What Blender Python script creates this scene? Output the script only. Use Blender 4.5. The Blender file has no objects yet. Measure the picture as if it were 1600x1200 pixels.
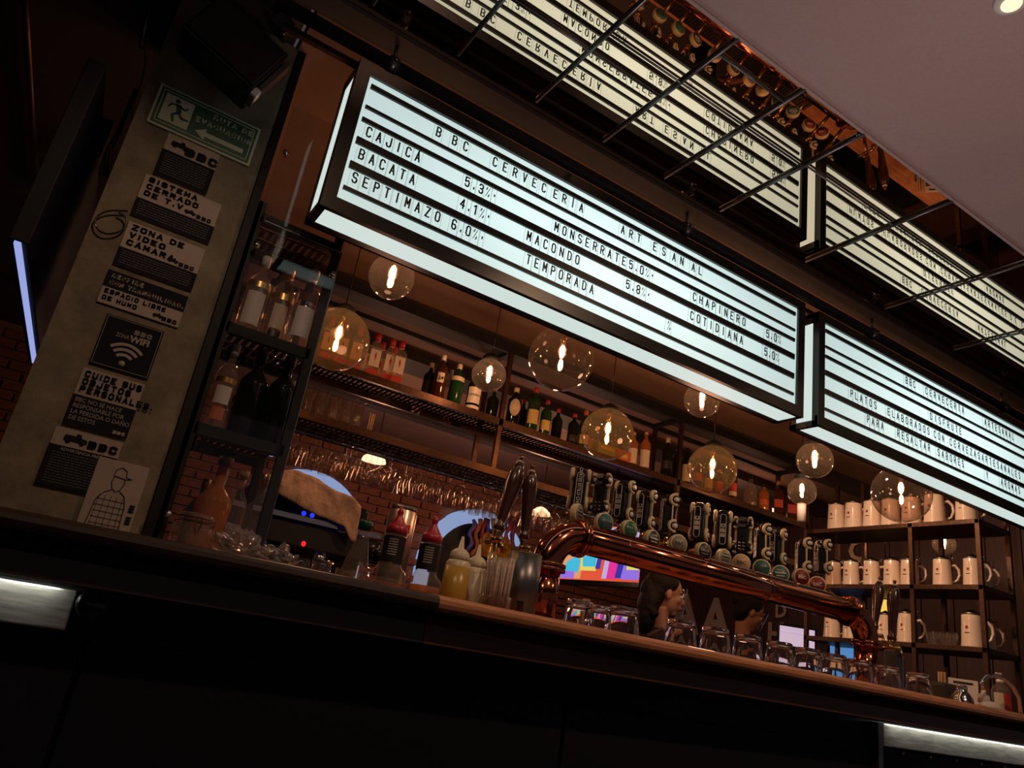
import bpy, bmesh, math, random
from mathutils import Vector, Matrix, Euler
random.seed(7)
PI = math.pi
sc = bpy.context.scene
C = sc.collection

# ------------------------------------------------------------------ camera, world, light, exposure
F = 1166.5                                     # focal length in pixels of a 1600 px wide frame
CAM = Vector((0, 0, 1.0))
RT = Vector((0.83085896, -0.53532481, 0.15198928))   # camera right, down and forward in the room's axes
DN = Vector((0.30905792, 0.21676528, -0.92601081))
FW = Vector((0.46277056, 0.81635786, 0.34554775))
cam = bpy.data.objects.new('camera', bpy.data.cameras.new('camera'))
C.objects.link(cam)
mw = Matrix((RT, -DN, -FW)).transposed().to_4x4(); mw.translation = CAM
cam.matrix_world = mw
cam.data.sensor_width = 36; cam.data.lens = F / 1600 * 36
cam.data.clip_start = 0.05
sc.camera = cam
w = bpy.data.worlds.new('world'); sc.world = w; w.use_nodes = True
w.node_tree.nodes['Background'].inputs[0].default_value = (0.60, 0.42, 0.44, 1)
w.node_tree.nodes['Background'].inputs[1].default_value = 0.09
sc.view_settings.view_transform = 'Standard'
sc.view_settings.look = 'None'
sc.view_settings.gamma = 1
sc.view_settings.use_curve_mapping = False
sc.view_settings.exposure = 0.0
sc.cycles.max_bounces = 8
sc.cycles.transparent_max_bounces = 40
sc.cycles.caustics_reflective = False
sc.cycles.caustics_refractive = False
sc.cycles.sample_clamp_indirect = 3

def lamp(name, kind, loc, energy, col, size=0.1, rot=(0, 0, 0), **k):
    d = bpy.data.lights.new(name, kind); d.energy = energy; d.color = col
    if kind == 'AREA': d.size = size
    else: d.shadow_soft_size = size
    for a, b in k.items(): setattr(d, a, b)
    o = bpy.data.objects.new(name, d); C.objects.link(o); o.location = loc; o.rotation_euler = rot
    return o
WARM = (1, 0.50, 0.24)
# ceiling spots of the room this side of the bar
for i, (x, y, e) in enumerate(((1.85, 0.75, 40), (0.15, 0.75, 27), (3.4, 0.75, 40))):
    lamp('ceiling_spot', 'SPOT', (x, y, 2.93), e, (1, 0.62, 0.38), 0.03,
         (math.radians(32), 0, 0), spot_size=math.radians(95), spot_blend=0.6)
# unseen fill spots added to brighten the near ceiling
for x, e in ((0.9, 58), (2.7, 58)):
    lamp('up_light', 'SPOT', (x, 0.1, 0.5), e, (1, 0.72, 0.66), 0.12, (PI - math.radians(14), 0, 0), spot_size=math.radians(78), spot_blend=0.9)
# unseen fill lights added to brighten ceiling, bottles and faces behind the bar
for x, y, z, e in ((3.6, 5.6, 2.2, 22), (1.9, 5.4, 2.2, 13), (5.4, 4.9, 2.6, 5), (0.95, 2.95, 1.95, 2.5), (2.75, 2.75, 2.0, 5)):
    lamp('back_room_light', 'POINT', (x, y, z), e, (1, 0.48, 0.28), 0.12)
lamp('rack_light', 'SPOT', (3.6, 2.9, 2.93), 90, (1, 0.66, 0.44), 0.05, (0, math.radians(-62), math.radians(0)), spot_size=math.radians(80), spot_blend=0.7)  # unseen spot added to brighten the steins

# ------------------------------------------------------------------ helpers
def A(p, Y=None, X=None, Z=None, D=None):
    """the point of the room seen at pixel p on the plane Y, X or Z (metres) or at depth D"""
    r = RT * ((p[0] - 800) / F) + DN * ((p[1] - 600) / F) + FW
    if Y is not None: t = Y / r.y
    elif X is not None: t = X / r.x
    elif Z is not None: t = (Z - CAM.z) / r.z
    else: t = D
    return CAM + r * t

def mat(name, col, rough=0.5, metal=0.0, emit=None, es=0.0, noise=None, bump=0.0, spec=0.5, coat=0.0, stretch=None, amount=0.3):
    m = bpy.data.materials.new(name); m.use_nodes = True
    n = m.node_tree.nodes; l = m.node_tree.links
    b = n['Principled BSDF']
    b.inputs['Base Color'].default_value = (*col, 1)
    b.inputs['Roughness'].default_value = rough
    b.inputs['Metallic'].default_value = metal
    b.inputs['Specular IOR Level'].default_value = spec
    b.inputs['Coat Weight'].default_value = coat
    if emit:
        b.inputs['Emission Color'].default_value = (*emit, 1)
        b.inputs['Emission Strength'].default_value = es
    if noise:
        tc = n.new('ShaderNodeTexCoord'); mp = n.new('ShaderNodeMapping')
        l.new(tc.outputs['Object'], mp.inputs['Vector'])
        if stretch: mp.inputs['Scale'].default_value = stretch
        t = n.new('ShaderNodeTexNoise'); t.inputs['Scale'].default_value = noise
        t.inputs['Detail'].default_value = 6; t.inputs['Roughness'].default_value = 0.65
        l.new(mp.outputs['Vector'], t.inputs['Vector'])
        mx = n.new('ShaderNodeMix'); mx.data_type = 'RGBA'
        mx.inputs[6].default_value = (*[c * (1 - amount) for c in col], 1)
        mx.inputs[7].default_value = (*[min(1, c * (1 + amount)) for c in col], 1)
        rp = n.new('ShaderNodeMapRange'); rp.inputs[1].default_value = 0.3; rp.inputs[2].default_value = 0.7
        l.new(t.outputs['Fac'], rp.inputs[0])
        l.new(rp.outputs[0], mx.inputs[0])
        l.new(mx.outputs[2], b.inputs['Base Color'])
        if bump:
            bp = n.new('ShaderNodeBump'); bp.inputs['Strength'].default_value = bump
            bp.inputs['Distance'].default_value = 0.01
            l.new(t.outputs['Fac'], bp.inputs['Height']); l.new(bp.outputs['Normal'], b.inputs['Normal'])
    return m

def glass(name, tint, gloss=1.0, rough=0.02, body=0.0, haze=0.0):
    """thin clear glass: lets light through with a tint and mirrors it by Fresnel"""
    m = bpy.data.materials.new(name); m.use_nodes = True
    n = m.node_tree.nodes; l = m.node_tree.links; n.clear()
    out = n.new('ShaderNodeOutputMaterial')
    t = n.new('ShaderNodeBsdfTransparent'); t.inputs[0].default_value = (*tint, 1)
    g = n.new('ShaderNodeBsdfGlossy'); g.inputs[0].default_value = (gloss, gloss, gloss, 1); g.inputs['Roughness'].default_value = rough
    lw = n.new('ShaderNodeFresnel'); lw.inputs[0].default_value = 1.55
    geo = n.new('ShaderNodeNewGeometry')
    mth = n.new('ShaderNodeMix'); mth.data_type = 'FLOAT'
    mth.inputs[2].default_value = 1.55; mth.inputs[3].default_value = 1 / 1.55
    l.new(geo.outputs['Backfacing'], mth.inputs[0])
    l.new(mth.outputs[0], lw.inputs[0])
    mx = n.new('ShaderNodeMixShader')
    l.new(lw.outputs[0], mx.inputs[0]); l.new(t.outputs[0], mx.inputs[1]); l.new(g.outputs[0], mx.inputs[2])
    last = mx
    if body:
        d = n.new('ShaderNodeBsdfDiffuse'); d.inputs[0].default_value = (*tint, 1)
        m2 = n.new('ShaderNodeMixShader'); m2.inputs[0].default_value = body
        l.new(mx.outputs[0], m2.inputs[1]); l.new(d.outputs[0], m2.inputs[2]); last = m2
    if haze:
        d = n.new('ShaderNodeBsdfTranslucent'); d.inputs[0].default_value = (*tint, 1)
        m3 = n.new('ShaderNodeMixShader'); m3.inputs[0].default_value = haze
        l.new(last.outputs[0], m3.inputs[1]); l.new(d.outputs[0], m3.inputs[2]); last = m3
    l.new(last.outputs[0], out.inputs[0])
    return m

M = {}
M['black'] = mat('black_metal', (0.010, 0.009, 0.009), 0.6, 0.0, noise=30, amount=0.2, spec=0.25)
M['frame'] = mat('sign_frame_black', (0.010, 0.009, 0.009), 0.35, 0.0)
M['iron'] = mat('bronzed_iron', (0.085, 0.045, 0.03), 0.38, 0.8, noise=40, amount=0.35)
M['steel'] = mat('steel', (0.55, 0.53, 0.5), 0.25, 1.0)
M['dsteel'] = mat('dark_steel', (0.16, 0.16, 0.17), 0.35, 0.9)
M['machine'] = mat('machine_metal', (0.075, 0.062, 0.055), 0.28, 0.85)
M['chrome'] = mat('chrome', (0.8, 0.78, 0.75), 0.08, 1.0)
M['copper'] = mat('polished_copper', (0.44, 0.155, 0.085), 0.11, 1.0)
M['brass'] = mat('aged_brass', (0.42, 0.26, 0.10), 0.22, 1.0)
M['cream'] = mat('cream_enamel', (0.62, 0.50, 0.30), 0.4)
M['white'] = mat('white_plastic', (0.75, 0.72, 0.68), 0.4)
M['rubber'] = mat('black_gloss', (0.01, 0.01, 0.011), 0.2)
M['letter'] = mat('black_letter', (0.012, 0.012, 0.014), 0.5)
M['print_l'] = mat('pale_print', (0.40, 0.34, 0.29), 0.7, spec=0.2)
M['print_d'] = mat('dark_print', (0.012, 0.011, 0.015), 0.8, spec=0.2)
M['print_f'] = mat('faint_print', (0.10, 0.09, 0.085), 0.7)
M['plate_l'] = mat('pale_sign_board', (0.36, 0.29, 0.245), 0.6, noise=20, amount=0.08)
M['plate_d'] = mat('dark_sign_board', (0.010, 0.010, 0.018), 0.8, spec=0.2)
M['green'] = mat('sign_green', (0.010, 0.085, 0.045), 0.4)
M['greenlite'] = mat('sign_green_white', (0.52, 0.56, 0.42), 0.5)
M['concrete'] = mat('raw_concrete', (0.20, 0.165, 0.115), 0.9, noise=9, bump=0.7, amount=0.40)
M['plaster'] = mat('mauve_plaster', (0.42, 0.31, 0.30), 0.85, noise=80, bump=0.05, amount=0.05)
M['ceilback'] = mat('brown_plaster', (0.215, 0.122, 0.088), 0.85, noise=3, amount=0.15)
M['duct'] = mat('dark_duct', (0.035, 0.026, 0.025), 0.7)
M['brick'] = mat('red_brick', (0.175, 0.062, 0.036), 0.85, noise=25, bump=0.4, amount=0.35)
M['mortar'] = mat('pale_mortar', (0.20, 0.11, 0.075), 0.95, noise=40, amount=0.2)
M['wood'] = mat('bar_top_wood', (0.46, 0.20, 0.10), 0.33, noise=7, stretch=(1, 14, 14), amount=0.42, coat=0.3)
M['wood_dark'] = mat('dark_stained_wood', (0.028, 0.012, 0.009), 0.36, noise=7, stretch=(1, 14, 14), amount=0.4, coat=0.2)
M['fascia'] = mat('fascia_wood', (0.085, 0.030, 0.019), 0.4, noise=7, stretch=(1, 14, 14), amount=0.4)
M['panelwood'] = mat('reddish_panel_wood', (0.048, 0.017, 0.011), 0.55, noise=6, stretch=(10, 10, 1), amount=0.4)
M['front'] = mat('black_bar_front', (0.005, 0.005, 0.010), 0.6, spec=0.25)
M['band'] = mat('brushed_band', (0.62, 0.60, 0.50), 0.45, 0.7, noise=10, stretch=(1, 4, 10), amount=0.35)
M['floor'] = mat('dark_floor', (0.03, 0.025, 0.025), 0.5, noise=8, amount=0.3)
M['handle'] = mat('turned_wood_handle', (0.050, 0.016, 0.010), 0.22, coat=0.6, noise=18, amount=0.3)
M['red'] = mat('red_plastic', (0.42, 0.022, 0.035), 0.35)
M['redlab'] = mat('red_label', (0.50, 0.05, 0.03), 0.5)
M['pink'] = mat('pink_gin', (0.55, 0.10, 0.05), 0.25)
M['lab'] = mat('cream_label', (0.62, 0.50, 0.36), 0.55)
M['labw'] = mat('white_label', (0.68, 0.60, 0.54), 0.55)
M['laby'] = mat('yellow_label', (0.62, 0.46, 0.16), 0.55)
M['labg'] = mat('green_label', (0.28, 0.36, 0.06), 0.55)
M['labo'] = mat('orange_label', (0.55, 0.14, 0.04), 0.55)
M['labk'] = mat('black_label', (0.015, 0.013, 0.014), 0.4)
M['gold'] = mat('gold_foil', (0.55, 0.35, 0.12), 0.3, 0.9)
M['cork'] = mat('cork', (0.42, 0.26, 0.14), 0.8)
M['dkglass'] = mat('dark_bottle_glass', (0.006, 0.008, 0.006), 0.06)
M['grglass'] = mat('green_bottle_glass', (0.010, 0.045, 0.018), 0.06)
M['brglass'] = mat('brown_bottle_glass', (0.055, 0.016, 0.006), 0.06)
M['amber'] = glass('amber_liquor', (0.80, 0.34, 0.10), body=0.3)
M['spirit'] = glass('clear_spirit', (0.96, 0.85, 0.76), body=0.055)
M['clear'] = glass('clear_glass', (0.95, 0.91, 0.88), body=0.012)
M['globe'] = glass('globe_glass', (0.90, 0.84, 0.80), gloss=0.85, haze=0.006)  # in both globe glasses, haze stands in for lens glow
M['globe_amber'] = glass('amber_globe_glass', (0.93, 0.83, 0.66), gloss=0.9, haze=0.010)
M['pane'] = glass('guard_pane', (0.95, 0.955, 0.965), gloss=0.55)
M['bag'] = glass('plastic_film', (0.90, 0.86, 0.84), rough=0.12, body=0.09)
M['tile'] = glass('letter_tile_film', (1, 1, 1), gloss=0.3)
M['ceramic'] = mat('cream_stoneware', (0.74, 0.56, 0.43), 0.18, coat=0.5)
M['pewter'] = mat('pewter_lid', (0.25, 0.22, 0.19), 0.3, 1.0)
M['cloth'] = mat('tan_cloth', (0.46, 0.27, 0.165), 0.95, noise=60, bump=0.8, amount=0.2)
M['skin'] = mat('skin', (0.42, 0.20, 0.13), 0.5)
M['hair'] = mat('dark_hair', (0.012, 0.008, 0.007), 0.65, noise=60, bump=0.6, amount=0.4, spec=0.2)
M['shirt'] = mat('black_shirt', (0.012, 0.011, 0.013), 0.85)
M['strap'] = mat('brown_strap', (0.10, 0.05, 0.04), 0.7)
M['paper'] = mat('printed_paper', (0.50, 0.40, 0.34), 0.8, noise=90, amount=0.35)
M['stick'] = mat('pale_wood_stick', (0.60, 0.40, 0.22), 0.8)
M['squeeze'] = mat('cloudy_bottle_plastic', (0.62, 0.55, 0.40), 0.35)
M['sauce'] = mat('yellow_sauce', (0.44, 0.27, 0.04), 0.3)
M['tin'] = mat('silver_tin', (0.62, 0.48, 0.36), 0.3, 0.9)
M['blue'] = mat('blue_lamp', (0, 0, 0.3), 0.5, emit=(0.02, 0.04, 1.0), es=1.2)
M['tumbler'] = glass('tumbler_glass', (0.90, 0.87, 0.85), gloss=1.0)
def emis(name, col, s):
    return mat(name, (0, 0, 0), 0.6, emit=col, es=s)
M['led'] = emis('cold_led', (0.85, 0.88, 0.85), 15)
M['ledw'] = emis('led_strip_dim', (1.0, 0.78, 0.66), 0.55)
M['tvglow'] = emis('tv_edge_glow', (0.42, 0.50, 1.0), 0.75)  # screen light falling on the bezel, put in as emission
M['archglow'] = emis('backlit_arch', (0.42, 0.56, 0.95), 0.55)  # emission stands in for bluish light falling on the arch reveals
M['shade'] = emis('lamp_shade_lit', (1.0, 0.72, 0.42), 1.6)
M['lantern'] = emis('yellow_lantern', (1.0, 0.62, 0.10), 0.95)
M['monitor'] = emis('monitor_lavender', (0.72, 0.52, 0.66), 0.85)
M['monitor_b'] = emis('monitor_blue', (0.10, 0.28, 0.62), 0.8)
for nm, c in (('magenta', (0.85, 0.03, 0.32)), ('cyan', (0.03, 0.55, 0.80)), ('yellow', (0.85, 0.72, 0.16)), ('violet', (0.32, 0.18, 0.85)), ('scarlet', (0.85, 0.10, 0.04)), ('navy', (0.03, 0.03, 0.40)), ('lilac', (0.60, 0.45, 0.85)), ('peach', (0.85, 0.35, 0.16))):
    M['tv_' + nm] = emis('tv_' + nm, c, 0.85)
def bulbmat():
    return emis('hot_filament', (1.0, 0.55, 0.27), 300)
M['bulb'] = bulbmat()
# backlit acrylic: brighter where the tubes run, softer toward the frame
def acrylic(name, base, s0, s1, half):
    m = bpy.data.materials.new(name); m.use_nodes = True
    n = m.node_tree.nodes; l = m.node_tree.links
    b = n['Principled BSDF']; b.inputs['Base Color'].default_value = (0.25, 0.26, 0.26, 1); b.inputs['Roughness'].default_value = 0.45
    b.inputs['Emission Color'].default_value = (*base, 1)
    tc = n.new('ShaderNodeTexCoord'); mp = n.new('ShaderNodeMapping'); mp.inputs['Scale'].default_value = (1 / half, 1, 2.2)
    l.new(tc.outputs['Object'], mp.inputs['Vector'])
    ln = n.new('ShaderNodeVectorMath'); ln.operation = 'LENGTH'; l.new(mp.outputs[0], ln.inputs[0])
    mr = n.new('ShaderNodeMapRange'); mr.interpolation_type = 'SMOOTHSTEP'
    mr.inputs[1].default_value = 0.0; mr.inputs[2].default_value = 1.1; mr.inputs[3].default_value = s1; mr.inputs[4].default_value = s0
    l.new(ln.outputs['Value'], mr.inputs[0]); l.new(mr.outputs[0], b.inputs['Emission Strength'])
    return m
M['acrylic'] = acrylic('backlit_acrylic', (0.76, 0.96, 0.93), 0.68, 1.15, 1.15)
M['acrylic_s'] = emis('backlit_acrylic_edge', (0.80, 0.93, 0.88), 0.78)
M['tile_edge'] = glass('tile_edge', (.92, .94, .94), gloss=0.3, body=0.12)
M['mirror'] = mat('bronze_mirror', (0.88, 0.64, 0.45), 0.012, 1.0)

class MB:
    """collects shapes and links them as one mesh"""
    def __init__(s): s.bm = bmesh.new(); s.mi = 0
    def _tag(s, fs):
        for f in fs: f.material_index = s.mi
    def box(s, c, d, rot=None, bev=0):
        g = bmesh.ops.create_cube(s.bm, size=1.0)
        vs = g['verts']
        fs = list({f for v in vs for f in v.link_faces})
        bmesh.ops.scale(s.bm, vec=d, verts=vs)
        if bev:
            es = list({e for v in vs for e in v.link_edges})
            r = bmesh.ops.bevel(s.bm, geom=es, offset=bev, segments=2, affect='EDGES', profile=0.5)
            vs = list({v for f in r['faces'] for v in f.verts} | {v for v in vs if v.is_valid})
            fs = list({f for v in vs for f in v.link_faces})
        if rot is not None: bmesh.ops.rotate(s.bm, cent=(0, 0, 0), matrix=Euler(rot).to_matrix(), verts=vs)
        bmesh.ops.translate(s.bm, vec=c, verts=vs)
        s._tag(fs); return s
    def lathe(s, prof, c=(0, 0, 0), n=16, M3=None, sm=True, capb=True, capt=True):
        rings = []; fs = []
        for r, z in prof:
            rg = []
            for i in range(n):
                a = 2 * PI * i / n
                v = Vector((r * math.cos(a), r * math.sin(a), z))
                if M3 is not None: v = M3 @ v
                rg.append(s.bm.verts.new(v + Vector(c)))
            rings.append(rg)
        for a, b in zip(rings, rings[1:]):
            for i in range(n):
                fs.append(s.bm.faces.new((a[i], a[(i + 1) % n], b[(i + 1) % n], b[i])))
        if capb and prof[0][0] > 1e-6: fs.append(s.bm.faces.new(rings[0][::-1]))
        if capt and prof[-1][0] > 1e-6: fs.append(s.bm.faces.new(rings[-1]))
        for f in fs: f.smooth = sm
        s._tag(fs); return s
    def cyl(s, p0, p1, r0, r1=None, n=12):
        p0 = Vector(p0); p1 = Vector(p1); d = p1 - p0
        q = d.to_track_quat('Z', 'Y').to_matrix()
        if r1 is None: r1 = r0
        s.lathe([(r0, 0), (r1, d.length)], p0, n, q)
        return s
    def tube(s, pts, r, n=8, closed=False):
        pts = [Vector(p) for p in pts]; rings = []; fs = []
        up = Vector((0, 0, 1))
        N = len(pts)
        prev = None
        for k, p in enumerate(pts):
            a = pts[(k - 1) % N] if (closed or k > 0) else p
            b = pts[(k + 1) % N] if (closed or k < N - 1) else p
            t = (b - a).normalized()
            if prev is None:
                u = t.cross(up) if abs(t.dot(up)) < 0.95 else t.cross(Vector((1, 0, 0)))
            else:
                u = prev - t * prev.dot(t)
            u.normalize(); prev = u; v = t.cross(u)
            rr = r[k] if isinstance(r, (list, tuple)) else r
            rings.append([s.bm.verts.new(p + (u * math.cos(2 * PI * i / n) + v * math.sin(2 * PI * i / n)) * rr) for i in range(n)])
        prs = list(zip(rings, rings[1:])) + ([(rings[-1], rings[0])] if closed else [])
        for a, b in prs:
            for i in range(n): fs.append(s.bm.faces.new((a[i], a[(i + 1) % n], b[(i + 1) % n], b[i])))
        if not closed:
            fs.append(s.bm.faces.new(rings[0][::-1])); fs.append(s.bm.faces.new(rings[-1]))
        for f in fs: f.smooth = True
        s._tag(fs); return s
    def ball(s, c, r, n=16, scale=(1, 1, 1), rot=None):
        m = Matrix.Translation(c) @ (Euler(rot).to_matrix().to_4x4() if rot else Matrix()) @ Matrix.Diagonal((*[r * k for k in scale], 1))
        g = bmesh.ops.create_uvsphere(s.bm, u_segments=n, v_segments=max(6, n * 3 // 4), radius=1, matrix=m)
        fs = list({f for v in g['verts'] for f in v.link_faces})
        for f in fs: f.smooth = True
        s._tag(fs); return s
    def prism(s, pts, d):
        """flat polygon (list of points) pushed along vector d"""
        a = [s.bm.verts.new(Vector(p)) for p in pts]; b = [s.bm.verts.new(Vector(p) + Vector(d)) for p in pts]
        fs = [s.bm.faces.new(a[::-1]), s.bm.faces.new(b)]
        for i in range(len(a)): fs.append(s.bm.faces.new((a[i], a[(i + 1) % len(a)], b[(i + 1) % len(a)], b[i])))
        s._tag(fs); return s
    def mesh(s, name, mats):
        bmesh.ops.recalc_face_normals(s.bm, faces=s.bm.faces)
        me = bpy.data.meshes.new(name); s.bm.to_mesh(me); s.bm.free()
        for m in (mats if isinstance(mats, (list, tuple)) else [mats]): me.materials.append(M[m] if isinstance(m, str) else m)
        return me
    def obj(s, name, mats, parent=None, loc=(0, 0, 0), rot=(0, 0, 0)):
        return link(name, s.mesh(name, mats), parent, loc, rot)

def link(name, me, parent=None, loc=(0, 0, 0), rot=(0, 0, 0)):
    o = bpy.data.objects.new(name, me); C.objects.link(o)
    o.parent = parent; o.location = loc; o.rotation_euler = rot
    return o
def tag(o, label, cat, group=None, kind=None):
    o['label'] = label; o['category'] = cat
    if group: o['group'] = group
    if kind: o['kind'] = kind
    return o
def thing(name, label, cat, loc=(0, 0, 0), rot=(0, 0, 0), group=None):
    o = link(name, None, None, loc, rot); o.empty_display_size = 0.05
    return tag(o, label, cat, group)
def struct(name, mb, m):
    o = mb.obj(name, m); o['kind'] = 'structure'; return o
def dup(root, loc=None, rot=None, label=None, group=None):
    r = root.copy(); C.objects.link(r)
    if loc is not None: r.location = loc
    if rot is not None: r.rotation_euler = rot
    if label: r['label'] = label
    if group: r['group'] = group
    for ch in list(root.children):
        c = ch.copy(); C.objects.link(c); c.parent = r
        for g in list(ch.children):
            d = g.copy(); C.objects.link(d); d.parent = c
    return r
ORD = ['first', 'second', 'third', 'fourth', 'fifth', 'sixth', 'seventh', 'eighth', 'ninth', 'tenth', 'eleventh', 'twelfth', 'thirteenth',
       'fourteenth', 'fifteenth', 'sixteenth', 'seventeenth', 'eighteenth', 'nineteenth', 'twentieth', 'twenty-first', 'twenty-second',
       'twenty-third', 'twenty-fourth', 'twenty-fifth', 'twenty-sixth', 'twenty-seventh', 'twenty-eighth', 'twenty-ninth', 'thirtieth']

# strokes of a plain gothic alphabet on a 4 x 6 grid (x 0..4, y 0..6)
GL = {'A': ['00 26 40', '12 32'], 'B': ['00 06 36 45 44 33 42 41 30 00', '03 33'], 'C': ['45 36 16 05 01 10 30 41'], 'D': ['00 06 26 45 41 20 00'],
 'E': ['46 06 00 40', '03 33'], 'F': ['46 06 00', '03 33'], 'G': ['45 36 16 05 01 10 30 41 42 22'], 'H': ['06 00', '46 40', '03 43'], 'I': ['26 20'],
 'J': ['46 41 30 10 01 02'], 'L': ['06 00 40'], 'M': ['00 06 22 46 40'], 'N': ['00 06 40 46'], 'O': ['01 05 16 36 45 41 30 10 01'], 'P': ['00 06 36 45 44 33 03'],
 'Q': ['01 05 16 36 45 41 30 10 01', '22 40'], 'R': ['00 06 36 45 44 33 03', '23 40'], 'S': ['45 36 16 05 04 13 33 42 41 30 10 01'], 'T': ['06 46', '26 20'],
 'U': ['06 01 10 30 41 46'], 'V': ['06 20 46'], 'W': ['06 10 24 30 46'], 'X': ['06 40', '00 46'], 'Y': ['06 23 46', '23 20'], 'Z': ['06 46 00 40'],
 '0': ['01 05 16 36 45 41 30 10 01'], '1': ['05 26 20'], '2': ['05 16 36 45 44 00 40'], '3': ['05 16 36 45 44 33 42 41 30 10 01', '13 33'], '4': ['30 36 02 42'],
 '5': ['46 06 03 34 43 41 30 10 01'], '6': ['45 36 16 05 01 10 30 41 42 33 03'], '8': ['13 04 05 16 36 45 44 33 42 41 30 10 01 02 13 33'], '%': ['00 46', '05 16 15 04 05', '42 31 30 41 42'], '·': ['22 23'], ',': ['21 20'], '.': ['20 21']}
def glyph(mb, ch, W, H, th, z, x0=None):
    base = {'Á': 'A', 'Í': 'I', 'Ì': 'I', 'Ñ': 'N'}.get(ch, ch)
    st = [[(int(a[0]) / 4 - .5, int(a[1]) / 6 - .5) for a in q_.split()] for q_ in GL.get(base, [])]
    if ch in 'ÁÍ': st.append([(.0, .60), (.14, .72)])
    if ch == 'Ì': st.append([(.0, .60), (-.14, .72)])
    if ch == 'Ñ': st.append([(-.3, .64), (.3, .64)])
    W -= th; H -= th; ox = 0 if x0 is None else x0
    for pl in st:
        pts = [Vector((ox + x * W, y * H)) for x, y in pl]
        for a, b in zip(pts, pts[1:]):
            d = (b - a)
            if d.length < 1e-6: continue
            d.normalize(); n = Vector((-d.y, d.x)) * th / 2; e = d * th * .40
            q4 = (a - e + n, b + e + n, b + e - n, a - e - n)
            vs = [mb.bm.verts.new((v.x, v.y, z)) for v in q4]
            f = mb.bm.faces.new(vs[::-1]); f.material_index = mb.mi
def heavy(name, body, size, m, parent, loc, xs=1.0, align='LEFT', w=.62, th=.20, gap=.17):
    """a line of heavy block capitals"""
    key = ('H', body, m, xs, align, w, th)
    if key not in _tc:
        mb = MB(); adv = [(.30 if c in 'IÍ.' else (.34 if c == ' ' else w)) for c in body]
        tot = sum(adv) + gap * (len(body) - 1); x = {'LEFT': 0, 'CENTER': -tot / 2, 'RIGHT': -tot}[align]
        for c, a in zip(body, adv):
            glyph(mb, c, w, .72, th, 0, x + a / 2); x += a + gap
        me = mb.mesh('lettering', m)
        for v in me.vertices: v.co.x *= xs
        _tc[key] = me
    o = link(name, _tc[key], parent, loc, FRONT); o.scale = (size,) * 3
    return o
_tc = {}
def text_mesh(body, m, bold=0.0, ext=0.0, align='CENTER', xs=1.0, res=2):
    key = (body, m, bold, ext, align, xs)
    if key in _tc: return _tc[key]
    cu = bpy.data.curves.new('lettering', 'FONT'); cu.body = body; cu.size = 1.0
    cu.align_x = align; cu.align_y = 'CENTER'; cu.offset = bold; cu.extrude = ext; cu.resolution_u = res
    o = bpy.data.objects.new('tmp', cu); C.objects.link(o)
    dg = bpy.context.evaluated_depsgraph_get()
    me = bpy.data.meshes.new_from_object(o.evaluated_get(dg))
    bpy.data.objects.remove(o); bpy.data.curves.remove(cu)
    for v in me.vertices: v.co.x *= xs
    me.materials.clear(); me.materials.append(M[m]); me.name = 'lettering'
    _tc[key] = me; return me
FRONT = (PI / 2, 0, 0)             # lettering that faces the camera side of the room (-Y)
def text(name, body, size, m, parent, loc, rot=FRONT, **k):
    o = link(name, text_mesh(body, m, **k), parent, loc, rot); o.scale = (size,) * 3
    return o

# ------------------------------------------------------------------ the room
CZ = 2.992
YB = 7.2
XR = 6.9
ZC = 1.137           # counter height
struct('floor', MB().box((2.05, 1.2, -0.03), (10.7, 12.2, 0.06)), 'floor')
struct('ceiling', MB().box((2.05, -1.0, CZ + 0.05), (10.7, 4.672, 0.1)), 'plaster')
cb = struct('trim_1', MB().box((3.82, 4.65, CZ + 0.05), (7.16, 5.14, 0.1)), 'ceilback')
struct('trim_4', MB().box((-1.54, 4.65, CZ + 0.05), (3.52, 5.14, 0.1)), 'duct')
struct('trim_2', MB().box((1.5, 2.13, CZ + 0.03), (9.6, 0.10, 0.10)), 'duct')
struct('wall_left', MB().box((-3.05, 2.6, 1.5), (0.1, 9.4, 3.0)), 'duct')
struct('trim_3', MB().box((-0.4, 1.338, CZ - 0.002), (6.6, 0.012, 0.012)).box((4.3, 1.338, CZ - 0.002), (2.8, 0.012, 0.012)), 'plaster')
# back wall with its bricks
wb = struct('wall_back', MB().box((2.0, YB + 0.13, 1.5), (10.2, 0.2, 3.0)), 'mortar')
bw, bh = 0.235, 0.084
brick_me = MB().box((0, 0, 0), (0.218, 0.05, 0.067), bev=0.004).mesh('brick', 'brick')
arches = ((2.05, 1.80, 0.64), (3.98, 1.82, 0.68))
def in_arch(x, z, pad=0.0):
    for cx, cz, r in arches:
        if z < cz: 
            if abs(x - cx) < r + pad: return True
        elif (x - cx) ** 2 + (z - cz) ** 2 < (r + pad) ** 2: return True
    return False
def seen(x, y, z):
    v = Vector((x, y, z)) - CAM; c = (v.dot(RT), v.dot(DN), v.dot(FW))
    return (800 + F * c[0] / c[2], 600 + F * c[1] / c[2])
cand = []; rest = MB(); nrest = 0
for k in range(5, 36):
    z = k * bh + 0.04
    for j in range(-14, 44):
        x = -3.0 + 0 + (j + 14) * bw + (bw / 2 if k % 2 else 0) 
        if x > 6.85 or z > 2.95 or in_arch(x, z, 0.02): continue
        px, py = seen(x, YB, z)
        hot = (520 < px < 960 and 660 < py < 900) or (440 < px < 640 and 650 < py < 780) or (px < 110 and 400 < py < 720 and px > -20)
        cand.append((0 if hot else 1, abs(px - 720), x, z))
cand.sort()
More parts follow.
